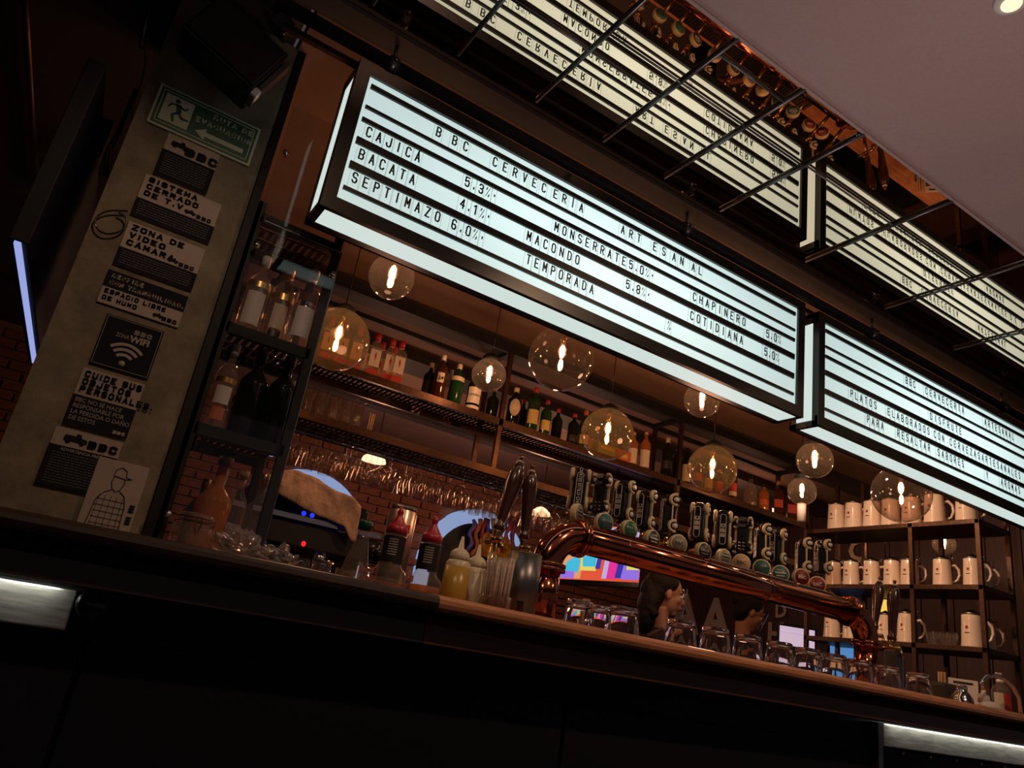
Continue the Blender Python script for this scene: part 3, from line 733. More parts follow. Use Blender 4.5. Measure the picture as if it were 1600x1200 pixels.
# ------------------------------------------------------------------ overhead bottle rack
YS = 3.885; ZU = 2.40; ZL = 2.083; YD = 4.22
rk = thing('bottle_rack', 'long bronzed iron rack of two mesh shelves hanging from the ceiling behind the bar', 'shelf rack', (0, YS, 0))
def shelf(par, name, x0, x1, y0, y1, z, edge='iron', slots=True):
    s = MB().box(((x0 + x1) / 2, y0 + .012, z - .022), (x1 - x0, 0.024, 0.044)).obj(name, edge, par)
    MB().box(((x0 + x1) / 2, y1 - .012, z - .022), (x1 - x0, 0.024, 0.044)).obj('rear_edge', edge, s)
    n = int((x1 - x0) / 0.031)
    mb = MB()
    for i in range(n): mb.box((x0 + (i + .5) * (x1 - x0) / n, (y0 + y1) / 2, z - .004), (0.017, y1 - y0 - 0.03, 0.003))
    mb.box(((x0 + x1) / 2, (y0 + y1) / 2, z - .005), (x1 - x0, 0.02, 0.004)).box(((x0 + x1) / 2, y0 + (y1 - y0) * .25, z - .005), (x1 - x0, 0.012, 0.004)).box(((x0 + x1) / 2, y0 + (y1 - y0) * .75, z - .005), (x1 - x0, 0.012, 0.004))
    o = mb.obj('slotted_sheet', 'black', s); o['kind'] = 'stuff'
    return s
shelf(rk, 'upper_shelf', 0.80, 5.13, 0, YD - YS, ZU)
shelf(rk, 'lower_shelf', 0.62, 5.13, 0, YD - YS, ZL)
for x in (0.70, 2.17, 3.69, 5.12):
    for y in (0.014, YD - YS - 0.014):
        xo = x - (0.0 if y < .1 else -0.02)
        MB().box((xo, y, (ZL + 2.87) / 2), (0.028, 0.028, 2.87 - ZL)).obj('post', 'iron', rk)
    MB().box((x, (YD - YS) / 2, 2.86), (0.03, YD - YS, 0.03)).obj('cross_bar', 'black', rk)
for y in (0.014, YD - YS - 0.014): MB().box((2.92, y, 2.86), (4.5, 0.03, 0.03)).obj('top_rail', 'black', rk)
for x in (0.70, 2.17, 3.69, 5.12): MB().cyl((x, 0.15, 2.87), (x, 0.15, CZ), 0.012, n=8).obj('hanger', 'black', rk)
# glass runners under the lower shelf
for k in range(4):
    MB().box((2.6, 0.05 + k * 0.085, ZL - 0.056), (4.0, 0.012, 0.006)).obj('glass_runner', 'black', rk)

def on_upper(px, py, dy=0.06):
    q = A((px, py), Y=YS + dy); return (q.x, YS + dy, ZU + .0005)
# row of pink gin bottles
k = 0
for px, py, dy in ((505, 558, .07), (528, 563, .07), (551, 568, .07), (581, 573, .07), (604, 582, .07), (617, 592, .05), (566, 560, .17), (592, 568, .17), (610, 577, .17)):
    lb = 'square clear bottle with red cap, white label and pink base, %s of the red-capped row from left' % ORD[[0, 1, 2, 4, 6, 8, 3, 5, 7].index(k)] if False else None
    q = on_upper(px, py, dy)
    names = ['behind the big globe at far left of the upper shelf', 'second behind the big globe, front row', 'at the right rim of the left big globe, front row', 'fourth of the front row from the left', 'fifth of the front row, beside the last', 'last at right, standing slightly forward', 'back row, leftmost', 'back row, middle', 'back row, rightmost']
    b = bottle('red-capped square gin bottle, ' + names[k], 'bottle', q, 0.275, 0.036, M['spirit'], 'red', ((.22, .60, 'labw', .9), (.03, .16, 'redlab', .9)), sh=.66, neck=.42, square=True, rotz=-.12, group='red-capped gin bottles', capf=.13)
    MB().prism([(-.006, -.0356, .125), (0, -.0356, .15), (.006, -.0356, .13), (.003, -.0356, .095)], (0, -.0008, 0)).obj('emblem', 'redlab', b)
    k += 1
def UB(label, px, py, h, r, gm, cap, labels, dy=.06, cat='bottle', **kw):
    return bottle(label, cat, on_upper(px, py, dy), h, r, M[gm], cap, labels, rotz=-math.atan2(on_upper(px, py, dy)[0], 3.9) * .8, **kw)
UB('dark bottle with pale cap half hidden behind the bottle marked 24', 668, 606, .25, .036, 'dkglass', 'lab', ((.15, .5, 'labk', 1.2),), .15)
UB('dark red bottle with a white square label reading 24', 684, 610, .285, .042, 'brglass', 'labw', ((.34, .56, 'labw', .5),), .05, script=('24', .43, .035, 'letter'))
UB('clear bottle with pale cap behind the green bottle left of the small globe', 700, 612, .26, .034, 'spirit', 'labw', (), .17)
UB('green bottle with silver shoulder band and pale cap beside the 24 bottle', 710, 619, .27, .044, 'grglass', 'lab', ((.56, .66, 'lab', 1.2), (.2, .3, 'grglass', 1.0)), .06)
UB('squat black bottle with large white script label behind the small globe', 738, 631, .25, .045, 'dkglass', 'dkglass', ((.16, .58, 'labw', 1.0), (.02, .10, 'labw', 1.1)), .05, sh=.66, script=('London', .38, .026, 'letter'))
UB('dark bottle with tan cork top just left of the rack post', 768, 641, .21, .04, 'dkglass', 'cork_top', (), .10)
ov = UB('dark bottle with a cream oval label just right of the rack post', 801, 652, .25, .045, 'dkglass', 'lab', (), .05)
MB().lathe([(1, 0), (1, .002)], n=20, M3=RX @ Matrix.Diagonal((.034, .058, 1))).obj('label', 'lab', ov, (0, -.0455, .105))
UB('dark bottle with red cap behind the oval-labelled bottle', 815, 656, .24, .036, 'dkglass', 'red', (), .17)
UB('tall green bottle with red cap and square cream label', 830, 665, .30, .041, 'grglass', 'red', ((.14, .46, 'laby', .95), (.5, .56, 'labk', .9)), .05)
UB('shorter green bottle with red cap and cream label, right of the tall green one', 850, 674, .245, .036, 'grglass', 'red', ((.12, .40, 'laby', 1.0),), .05)
UB('dark bottle with dull red cap between green bottle and orange-capped bottle', 868, 680, .225, .036, 'dkglass', 'red', (), .08)
UB('low dark bottle with red cap left of the yellow-labelled bottle', 893, 692, .225, .038, 'dkglass', 'red', ((.1, .3, 'labk', 1),), .06)
UB('dark green bottle with orange cap and yellow label left of the amber globe', 910, 697, .27, .038, 'grglass', 'labo', ((.10, .34, 'laby', 1.0),), .05)
# cartons behind the amber globe
q = on_upper(944, 707, .08)
t = thing('gift_box', 'yellow-green carton lying behind the large amber globe on the upper shelf', 'box', (q[0], q[1], q[2])); MB().box((0, 0, .045), (.17, .07, .09), bev=.002).obj('box', 'labg', t)
MB().box((0, -.0355, .06), (.12, .001, .02)).obj('label', 'laby', t)
q = on_upper(970, 715, .06)
t = thing('gift_box', 'orange carton lying right of the yellow-green carton on the upper shelf', 'box', (q[0], q[1], q[2])); MB().box((0, 0, .04), (.12, .07, .08), bev=.002).obj('box', 'labo', t)
MB().box((0, -.0355, .04), (.06, .001, .03)).obj('label', 'laby', t)
UB('slim bottle with pale wavy label, left of its twin', 987, 722, .25, .034, 'amber', 'gold', ((.05, .48, 'labw', 1.1),), .05)
UB('slim bottle with blue-white wavy label, right one of the pair beside the orange carton', 1006, 727, .29, .036, 'amber', 'gold', ((.05, .48, 'labw', 1.1),), .05)
UB('tall black bottle in the dark, left of the rack post by the third big globe', 1040, 742, .30, .04, 'dkglass', 'lab', ((.2, .4, 'labk', 1),), .06)
UB('tall dark bottle behind the second rack post', 1056, 745, .29, .036, 'dkglass', 'black', (), .12)
UB('dark bottle, tall white label, right of the second rack post', 1071, 754, .27, .036, 'dkglass', 'black', ((.05, .52, 'lab', 1),), .05)
UB('reddish bottle with red cap at the left rim of the third big globe', 1088, 760, .27, .037, 'brglass', 'red', ((.2, .42, 'redlab', 1),), .07)
UB('small bottle with round pale label seen through the third big globe', 1106, 764, .20, .034, 'brglass', 'gold', ((.1, .5, 'lab', 1),), .05)
UB('small bottle with red label seen through the third big globe', 1122, 769, .20, .034, 'brglass', 'gold', ((.1, .5, 'redlab', 1),), .05)
UB('tall bottle with red and cream label at the right rim of the third big globe', 1144, 778, .28, .034, 'brglass', 'gold', ((.1, .22, 'lab', 1), (.24, .46, 'redlab', 1)), .05)
UB('clear round decanter with dark stopper right of the third big globe', 1172, 789, .25, .05, 'spirit', 'black', (), .06, sh=.5, cat='decanter', liquid=('spirit', .3))
UB('flat bottle of reddish spirit right of the clear decanter', 1193, 795, .22, .04, 'amber', 'black', ((.2, .4, 'labo', .9),), .06, liquid=('amber', .9))
UB('gold-necked bottle with slanted red label, second from the right end of the upper shelf', 1215, 803, .29, .038, 'brglass', 'gold', ((.22, .44, 'redlab', 1),), .06, square=True)
UB('tall bottle with gold neck and orange-red label at the right end of the upper shelf', 1236, 809, .27, .038, 'brglass', 'gold', ((.2, .46, 'redlab', 1),), .06, square=True)
# tall clear glasses standing on the lower shelf
tg_prof = [(.024, 0), (.027, .004), (.034, .155), (.0325, .155), (.0255, .012), (0, .012)]
tg_me = MB().lathe(tg_prof, n=18, capb=True, capt=False).mesh('tall_glass', 'clear')
n = 0
for j, dy in enumerate((.05, .125, .20)):
    for i in range(7):
        x = .83 + i * .075 + j * .012
        o = link('tall_glass', tg_me, None, (x, YS + dy, ZL + .0005)); tag(o, 'tall clear glass on the lower shelf, %s from the left in the %s row' % (ORD[i], ('front', 'middle', 'back')[j]), 'glass', 'tall glasses on the lower shelf')
q = A((578, 666), Y=YS + .05)
for i in range(5):
    tag(MB().cyl((0, 0, 0), (random.uniform(-.006, .006), 0, .11), .003, n=6).obj('wooden_stick', 'stick', None, (q.x + .006 * i - .012, YS + .05 + .004 * (i % 2), ZL + .001)), 'pale stirring stick right of the tall glasses, %s of five' % ORD[i], 'stick', 'stirring sticks on the lower shelf')
# hanging stemmed glasses
wg = [(.036, 0), (.036, -.003), (.006, -.010), (.0045, -.03), (.0045, -.085), (.012, -.095), (.034, -.118), (.041, -.145), (.038, -.180), (.033, -.205), (.0325, -.205), (.040, -.145), (.033, -.119), (0, -.100)]
wg_me = MB().lathe(wg, n=18, capt=False).mesh('wine_glass', 'clear')
for j in range(3):
    for i in range(29 if j == 0 else 24):
        o = link('wine_glass', wg_me, None, (0.93 + i * 0.1, YS + .095 + j * .085, ZL - 0.0605 + 0.008)); 
        o.rotation_euler = (0, 0, i)
        tag(o, '%s hanging stemmed glass from the left, %s row under the lower shelf' % (ORD[i], ('front', 'middle', 'back')[j]), 'wine glass', 'stemmed glasses hanging in the rack')

# ------------------------------------------------------------------ globe pendants
def globe(px, py, rp, diam, label, amber=False, cord=True, hat=True, inner=True):
    D = diam * F / (2 * rp); q = A((px, py), D=D); R = diam / 2
    t = thing('globe_pendant', label, 'pendant lamp', q, group='clear glass globe lamps')
    a0 = math.asin(min(1, .028 / R)); N = 28
    prof = [(R * math.sin(a), R * math.cos(a)) for a in [a0 + (PI - a0) * i / N for i in range(N + 1)]]
    prof = [(max(r, 1e-7) if i < N else 0.0, z) for i, (r, z) in enumerate(prof)]
    inner_ = [(r * .982, z * .982) for r, z in prof]
    MB().lathe(prof[::-1], n=48, capb=False, capt=False).lathe(inner_, n=48, capb=False, capt=False).obj('shade', 'globe_amber' if amber else 'globe', t)
    if hat: MB().lathe([(.055, R * .96), (.05, R + .012), (.022, R + .03), (.010, R + .035)], n=20).obj('cap', 'black', t)
    MB().cyl((0, 0, R * .55), (0, 0, R * .98), .014, n=12).obj('socket', 'brass', t)
    b = MB().ball((0, 0, R * .22), 1, 18, (.022, .022, .040)).lathe([(.012, R * .22 + .03), (.013, R * .55)], n=14).obj('bulb', 'clear', t)
    MB().ball((0, 0, R * .22), 1, 14, (.012, .012, .034)).obj('filament', M['bulb'], b)
    if cord: MB().cyl((0, 0, R + .03), (0, 0, CZ - q.z), .0028, n=6).obj('cord', 'rubber', t)
    return t, q
globe(612, 433, 36, .2, 'small clear globe lamp half hidden under the left end of the beer sign')
globe(527, 530, 50, .3, 'large clear globe lamp in front of the red-capped gin bottles', True)
globe(877, 560, 52, .34, 'largest clear globe lamp, hanging just under the middle of the beer sign')
globe(764, 586, 27, .2, 'small clear globe lamp beside the rack post over the white script label bottle')
globe(949, 678, 41, .3, 'large amber globe lamp in front of the cartons, above the leftmost beer taps', True)
globe(1097, 625, 28, .2, 'small clear globe lamp tucked under the right end of the beer sign')
globe(1113, 733, 38, .3, 'large amber globe lamp directly above the middle of the beer taps', True)
globe(1273, 719, 28, .2, 'small clear globe lamp below the gap between the two signs')
t9, q9 = globe(1253, 768, 22, .2, 'small globe lamp with pale sleeve below it, at the right end of the bottle shelf', hat=True)
MB().lathe([(.030, -.215), (.030, -.09)], n=16).obj('sleeve', 'labw', t9)
globe(1408, 772, 44, .34, 'large clear globe lamp in front of the top row of steins')
globe(1475, 850, 17, .175, 'distant globe lamp seen through the stein shelves', hat=True)
# far pendant shades over the back room
for px, py, D, wd, lb in ((585, 716, 6.6, .11, 'left distant dome lamp glowing behind the hanging glasses'), (845, 800, 7.4, .10, 'right distant dome lamp glowing behind the wooden tap handles')):
    q = A((px, py), D=D); t = thing('dome_lamp', lb, 'pendant lamp', q)
    MB().lathe([(wd, -.03), (wd * .9, 0), (wd * .5, .035), (.02, .05)], n=20).obj('dome', 'shade', t); MB().cyl((0, 0, .05), (0, 0, CZ - q.z), .004, n=6).obj('cord', 'rubber', t)
q = A((1385, 950), D=6.0); t = thing('lantern', 'glowing yellow lantern between the two right wooden tap handles', 'lamp', q)
MB().lathe([(.03, -.06), (.055, -.03), (.06, .03), (.04, .06)], n=16).obj('shade', 'lantern', t); MB().cyl((0, 0, .06), (0, 0, CZ - q.z), .004, n=6).obj('cord', 'rubber', t)

# ------------------------------------------------------------------ tall shelf unit by the column
UX0, UX1, UY, UD = 0.292, 0.572, 2.42, 0.30
un = thing('shelf_unit', 'tall narrow black metal shelf unit of bottles between column and hanging rack', 'shelf unit', (0, UY, ZC))
for x, wd in ((UX0 - 0.005, 0.026), (UX1, 0.026)):
    MB().box((x, .013, (2.34 - ZC) / 2), (wd, .026, 2.34 - ZC)).obj('post', 'black', un)
    MB().box((x + (.0 if wd > .04 else 0), UD - .013, (2.34 - ZC) / 2), (wd, .026, 2.34 - ZC)).obj('post', 'black', un)
MB().box((UX0 - 0.012, UD / 2, (2.34 - ZC) / 2), (0.012, UD, 2.34 - ZC)).obj('side_sheet', 'black', un)
for z in (1.54, 1.885, 2.30):
    s = MB().box(((UX0 + UX1) / 2, .012, z - ZC - .018), (UX1 - UX0, .024, .036)).obj('shelf', 'black', un)
    MB().box(((UX0 + UX1) / 2, UD - .012, z - ZC - .018), (UX1 - UX0, .024, .036)).obj('rear_edge', 'black', s)
    mb = MB()
    for i in range(11):
        for j in range(3): mb.box((UX0 + .012 + i * .0262, .055 + j * .088, z - ZC - .004), (.016, .072, .003))
    for j in range(4): mb.box(((UX0 + UX1) / 2, .018 + j * .088, z - ZC - .004), (UX1 - UX0, .014, .003))
    o = mb.obj('slotted_sheet', 'iron', s); o['kind'] = 'stuff'
# black upright trim between column and unit
bp = MB().box((0.2585, UY + 0.03, (ZC + CZ) / 2), (0.028, 0.05, CZ - ZC - 0.001)).obj('upright_post', 'black'); tag(bp, 'black metal upright standing between the concrete column and the narrow shelf unit', 'post')
# glass guard with standoff bolts
q = [A(c, Y=2.385) for c in ((413, 345), (533, 401), (424, 800), (262, 803))]
gp = thing('glass_guard', 'clear glass guard pane bolted in front of the narrow shelf unit', 'glass pane', (q[0].x, 2.385, ZC))
GW = q[1].x - q[0].x
MB().box((GW / 2, 0, (q[0].z - ZC) / 2), (GW, .008, q[0].z - ZC)).obj('pane', 'pane', gp)
MB().box((GW - .002, 0, (q[0].z - ZC) / 2), (.003, .0085, q[0].z - ZC)).box((GW / 2, 0, q[0].z - ZC), (GW, .0085, .002)).obj('polished_edge', 'dsteel', gp)
for c in ((401, 382), (520, 429), (262, 803), (447, 239)):
    b = A(c, Y=2.38)
    if c[1] > 300:
        MB().lathe([(.011, 0), (.011, .012), (.004, .012), (.004, .03)], (b.x - q[0].x, .02 - .03, b.z - ZC), 16, Euler((-PI / 2, 0, 0)).to_matrix()).obj('standoff_bolt', 'chrome', gp)
g2_ = thing('glass_guard', 'upper clear glass pane between the beer sign and the concrete column', 'glass pane', (q[0].x - .02, 2.385, q[0].z + .012))
MB().box((.15, 0, .23), (.30, .008, .46)).obj('pane', 'pane', g2_); b = A((447, 239), Y=2.38)
MB().lathe([(.011, 0), (.011, .012), (.004, .012), (.004, .03)], (b.x - q[0].x + .02, -.01, b.z - q[0].z - .012), 16, Euler((-PI / 2, 0, 0)).to_matrix()).obj('standoff_bolt', 'chrome', g2_)
def unit_bottle(label, px, zz, h, r, gm, cap, labels, dy=.09, **kw):
    x = A((px[0], px[1]), Y=UY + dy).x
    return bottle(label, 'bottle', (x, UY + dy, zz + .0005), h, r, M[gm], cap, labels, rotz=-.1, **kw)
unit_bottle('clear gold-collared bottle, white label, left on the top shelf of the narrow unit', (395, 480), 1.885, .30, .040, 'spirit', 'white', ((.10, .50, 'labw', .8), (.56, .63, 'gold', 1.3)), .08)
unit_bottle('clear round-shouldered bottle with black label foot, middle of the top shelf', (432, 500), 1.885, .31, .042, 'spirit', 'gold', ((.20, .50, 'lab', .6), (.56, .64, 'gold', 1.3), (.06, .18, 'labk', .5)), .13, sh=.66, neck=.36)
unit_bottle('clear round-shouldered bottle with orange collar and white label, right on the top shelf', (466, 520), 1.885, .31, .043, 'spirit', 'white', ((.12, .48, 'labw', .75), (.55, .66, 'labo', .9)), .06, sh=.66, neck=.36)
unit_bottle('clear bottle at the back right corner of the top shelf in the narrow unit', (450, 505), 1.885, .28, .030, 'spirit', 'white', (), .24)
unit_bottle('clear bottle with pale bird print and orange patch, middle shelf left', (340, 640), 1.54, .30, .036, 'spirit', 'white', ((.10, .24, 'labo', .6), (.28, .48, 'labw', .7), (.52, .58, 'gold', 1.2)), .07)
unit_bottle('large dark wine bottle, middle shelf centre of the narrow unit', (380, 660), 1.54, .33, .048, 'dkglass', 'black', (), .13, sh=.6, neck=.34)
unit_bottle('large dark wine bottle, middle shelf right of the narrow unit', (425, 670), 1.54, .33, .048, 'dkglass', 'black', (), .10, sh=.6, neck=.34)
unit_bottle('clear bottle behind the dark wine bottles on the middle shelf', (445, 660), 1.54, .28, .034, 'spirit', 'white', (), .2)
unit_bottle('big amber whisky bottle with wooden stopper, bottom left of the narrow unit', (330, 800), ZC, .34, .055, 'amber', 'cork_top', (), .12, liquid=('amber', .9), sh=.55)
unit_bottle('slim clear bottle with brass-coloured stopper, bottom middle of the narrow unit', (366, 800), ZC, .32, .034, 'spirit', 'cork_top', (), .16)
unit_bottle('ribbed clear bottle with amber spirit and thin stopper, bottom right of the narrow unit', (395, 820), ZC, .31, .045, 'spirit', 'gold', (), .07, liquid=('amber', .55), sh=.55)
unit_bottle('small dark bottle behind the whisky bottle at the unit\'s lower left', (312, 790), ZC, .27, .036, 'brglass', 'gold', (), .2)

# ------------------------------------------------------------------ things on the counter, left of the copper tower
def cnt(px, py, Y):
    return A((px, py), Y=Y).x
# clip-top jar
x = cnt(296, 845, 2.05)
j = thing('clip_top_jar', 'squat clear glass jar with wire clip lid at the counter\'s left end', 'jar', (x, 2.05, ZC))
MB().lathe([(.044, 0), (.05, .01), (.05, .055), (.043, .066), (.043, .07)], n=24, capt=False).obj('body', 'spirit', j)
MB().lathe([(.047, .070), (.048, .073), (.048, .083), (.04, .090), (0, .091)], n=24).obj('lid', 'spirit', j)
mb = MB()
for z in (.066, .078): mb.tube([(.0485 * math.cos(a * PI / 10), .0485 * math.sin(a * PI / 10), z) for a in range(20)], .0012, 5, True)
mb.tube([(.006, -.049, .078), (.008, -.055, .06), (.0, -.057, .035), (-.008, -.055, .06), (-.006, -.049, .078)], .0013, 5)
mb.obj('wire_clip', 'rubber', j)
# crumpled plastic bags
def bag(label, x, y, L, W, H, seed, rot=0):
    rnd = random.Random(seed)
    bm = bmesh.new(); bmesh.ops.create_icosphere(bm, subdivisions=4, radius=1)
    from mathutils import noise
    for v in bm.verts:
        n1 = noise.turbulence(v.co * 1.6 + Vector((seed, 0, 0)), 3, True)
        k = .62 + .55 * n1
        v.co = Vector((v.co.x * L * k, v.co.y * W * k, max(0.0, (v.co.z * .6 + .5) * H * k)))
    mb = MB(); mb.bm.free(); mb.bm = bm
    for f in bm.faces: f.smooth = False
    return tag(mb.obj('plastic_bag', 'bag', None, (x, y, ZC + .001), (0, 0, rot)), label, 'plastic bag')
bag('larger crumpled clear plastic bag on the counter right of the clip-top jar', cnt(372, 862, 2.02), 2.02, .075, .05, .075, 3)
bag('smaller crumpled clear plastic bag beside the first, toward the flask', cnt(432, 874, 2.02), 2.02, .07, .045, .055, 9, .3)
# conical bottle with green cap
x = cnt(563, 850, 2.05)
b = thing('conical_bottle', 'empty conical clear bottle with dark green cap on the counter', 'bottle', (x, 2.05, ZC), (0, .02, 0))
MB().lathe([(.036, 0), (.040, .006), (.039, .03), (.018, .125), (.015, .150)], n=24, capt=False).obj('body', 'spirit', b)
MB().lathe([(.019, .148), (.020, .170), (.017, .174), (0, .175)], n=20).obj('cap', mat('dark_green_cap', (.008, .06, .03), .35), b)
# two syrup bottles with red spouts
for px, lb in ((610, 'left syrup bottle with pointed red spout and black label'), (668, 'right syrup bottle with pointed red spout and black label, beside the squeeze bottle')):
    x = cnt(px, 880, 2.02)
    b = thing('syrup_bottle', lb, 'bottle', (x, 2.02, ZC), group='red-spouted syrup bottles')
    MB().lathe([(.048, 0), (.052, .01), (.050, .022), (.052, .034), (.048, .048), (.034, .060), (.031, .07), (.031, .150), (.026, .158)], n=26, capt=False).obj('body', 'spirit', b)
    MB().lathe([(.044, .004), (.047, .012), (.047, .028)], n=20).obj('liquid', 'amber' if px > 640 else 'spirit', b)
    mb = MB(); arc_patch(mb, .0318, .072, .146, 2.6, 20); lb_ = mb.obj('label', 'labk', b)
    mb = MB(); 
    for i in range(7): arc_patch(mb, .0322, .092 + i * .007, .095 + i * .007, .42, 4)
    o = mb.obj('small_print', 'print_l', b, (0, 0, 0), (0, 0, -.5)); o['kind'] = 'stuff'
    MB().lathe([(.030, .152), (.031, .172), (.026, .176), (.024, .180), (.008, .205), (.0075, .212), (.010, .216), (.004, .232), (0, .233)], n=22).obj('spout', 'red', b)
# small jar group behind
for i, (px, h, lb) in enumerate(((470, .075, 'small clear jar left of the conical bottle behind the plastic bags'), (505, .08, 'second small clear jar beside the conical bottle'), (545, .07, 'low glass behind the conical bottle'), (590, .06, 'low glass between conical bottle and left syrup bottle'))):
    x = cnt(px, 870, 2.5)
    o = MB().lathe([(.03, 0), (.034, .01), (.034, h), (.031, h), (.031, .012), (0, .012)], n=20, capt=False).obj('small_jar', 'clear', None, (x, 2.5, ZC)); tag(o, lb, 'glass')
# squeeze bottles
for px, lb, hh, m in ((713, 'translucent squeeze bottle of yellow sauce with pale nozzle', .165, 'sauce'), (742, 'pale squeeze bottle standing behind the yellow one', .160, 'squeeze')):
    yy = 2.05 if m == 'sauce' else 2.13
    x = cnt(px, 900, yy)
    b = thing('squeeze_bottle', lb, 'bottle', (x, yy, ZC))
    MB().lathe([(.037, 0), (.040, .005), (.039, .105)], n=26).obj('body', m, b)
    MB().lathe([(.039, .105), (.037, .118), (.029, .126)], n=26, capb=False).obj('shoulder', 'squeeze', b)
    MB().lathe([(.031, .124), (.031, .138), (.027, .150), (.016, .159), (.009, .162), (.0035, .198), (0, .199)], n=22).obj('nozzle', 'squeeze', b)
# straws in paper
x0 = cnt(781, 905, 2.04)
hd = thing('straw_holder', 'low clear tray holding the paper-wrapped straws', 'holder', (x0, 2.05, ZC))
MB().lathe([(.050, 0), (.052, .045), (.050, .045), (.048, .004), (0, .004)], n=26, capt=False).obj('cup', 'clear', hd)
for i in range(22):
    a = i * 2.399; rr = .040 * math.sqrt((i + .5) / 22)
    dx, dy = rr * math.cos(a), rr * math.sin(a)
    h = .150 + random.uniform(-.008, .012)
    top = Vector((dx * .25 + random.uniform(-.004, .004) , dy * .2, h))
    s = MB(); s.cyl((0, 0, 0), top, .0046, n=8)
    q = top; s.box(q, (.011, .003, .010), (0, random.uniform(-.4, .4), random.uniform(0, 3)))
    o = s.obj('wrapped_straw', 'paper', None, (x0 + dx, 2.05 + dy, ZC + .005))
    tag(o, 'paper-wrapped straw in the bunch on the bar, %s from its middle' % ORD[i], 'straw', 'paper-wrapped straws')
# stainless canister and small black shaker
x = cnt(822, 905, 2.12)
c = thing('steel_canister', 'tall brushed steel canister between straws and copper tower', 'canister', (x, 2.14, ZC))
MB().lathe([(.055, 0), (.055, .205), (.052, .205), (.052, .01), (0, .01)], n=32, capt=False).obj('body', 'dsteel', c)
MB().tube([(.0545 * math.cos(a * PI / 14), .0545 * math.sin(a * PI / 14), .206) for a in range(28)], .0016, 6, True).obj('rim', 'chrome', c)
x = cnt(807, 945, 1.95)
c = thing('small_bottle', 'tiny dark bottle with black cap at the bar edge before the canister', 'bottle', (x, 1.93, ZC))
MB().lathe([(.010, 0), (.011, .008), (.011, .02), (.009, .024)], n=16).obj('body', 'brglass', c); MB().lathe([(.0115, .022), (.0115, .034), (.010, .036)], n=16).obj('cap', 'rubber', c)

# ------------------------------------------------------------------ tumblers upside down
M['solid'] = bpy.data.materials.new('heavy_glass'); M['solid'].use_nodes = True
_b = M['solid'].node_tree.nodes['Principled BSDF']; _b.inputs['Transmission Weight'].default_value = 1; _b.inputs['Roughness'].default_value = .015
_b.inputs['IOR'].default_value = 1.48; _b.inputs['Base Color'].default_value = (.95, .93, .91, 1)
tp = [(.0605, 0), (.0615, .004), (.060, .02), (.0535, .085), (.050, .1045), (.046, .108), (0, .1075), (0, .094), (.044, .093), (.0485, .083), (.0565, .02), (.0585, 0)]
tp = [(r, z) for r, z in tp]
mbt = MB()
mbt.lathe(tp + [tp[0]], n=32, capb=False, capt=False)
bmesh.ops.remove_doubles(mbt.bm, verts=mbt.bm.verts, dist=1e-5)
tum = mbt.mesh('tumbler', 'solid')
spots = [(975, 950, 2.15), (1065, 975, 2.15), (1118, 988, 2.15), (1168, 1003, 2.15), (1218, 1012, 2.15), (1262, 1021, 2.15), (1303, 1031, 2.15), (1342, 1041, 2.15), (1386, 1050, 2.15), (1434, 1061, 2.15)]
for i, (px, py, y) in enumerate(spots):
    o = link('tumbler', tum, None, (A((px, py), Y=y).x, y, ZC + .0005)); tag(o, 'upturned clear tumbler, %s of the row right of the copper leg' % ORD[i + 1], 'glass', 'upturned tumblers on the bar')
for px, py, y, s, lb in ((905, 955, 2.2, .95, 'upturned tumbler nearest the copper tower leg'), (934, 962, 2.10, .82, 'short upturned tumbler between the leg-side tumbler and the first full one')):
    o = link('tumbler', tum, None, (A((px, py), Y=y).x, y, ZC + .0005)); o.scale = (s, s, s); tag(o, lb, 'glass', 'upturned tumblers on the bar')
# toothpick bundle
q = A((915, 935), Y=2.45); t = thing('toothpick_cup', 'bundle of pale wooden sticks in a small glass behind the tumblers', 'stick holder', (q.x, 2.45, ZC))
MB().lathe([(.028, 0), (.03, .08), (.028, .08), (.026, .004), (0, .004)], n=16, capt=False).obj('cup', 'clear', t)
for i in range(12):
    MB().box((0, 0, .07), (.008, .003, .135)).obj('stick', 'stick', t, (.016 * math.cos(i * 2.4) * (i % 3) / 2, .014 * math.sin(i * 2.4), .004), (0, 0, i))

# ------------------------------------------------------------------ copper beer tower
PY = 2.345; PZ = 1.484; PR = .056; XL = 1.60; XE = 3.545
ct = thing('beer_tower', 'long polished copper pipe tower with bends standing on the bar', 'beer tower', (XL, PY, ZC))
def elbow(x, sgn, R, n=14):
    pts = []
    for k in range(n + 1):
        a = PI / 2 * k / n
        pts.append((x + sgn * R * (1 - math.cos(a)), 0, PZ - ZC - R + R * math.sin(a)))
    return pts
Rb = .135
MB().tube([(0, 0, 0), (0, 0, PZ - ZC - Rb - .001)], PR, 36).obj('leg', 'copper', ct)
MB().tube(elbow(0, 1, Rb), PR * 1.02, 36).obj('bend', 'copper', ct)
MB().tube([(Rb, 0, PZ - ZC), (XE - XL - Rb, 0, PZ - ZC)], PR, 36).obj('cross_pipe', 'copper', ct)
MB().tube(elbow(XE - XL, -1, Rb), PR * 1.02, 36).obj('bend', 'copper', ct)
MB().tube([(XE - XL, 0, 0), (XE - XL, 0, PZ - ZC - Rb - .001)], PR, 36).obj('leg', 'copper', ct)
RY = Euler((0, PI / 2, 0)).to_matrix()
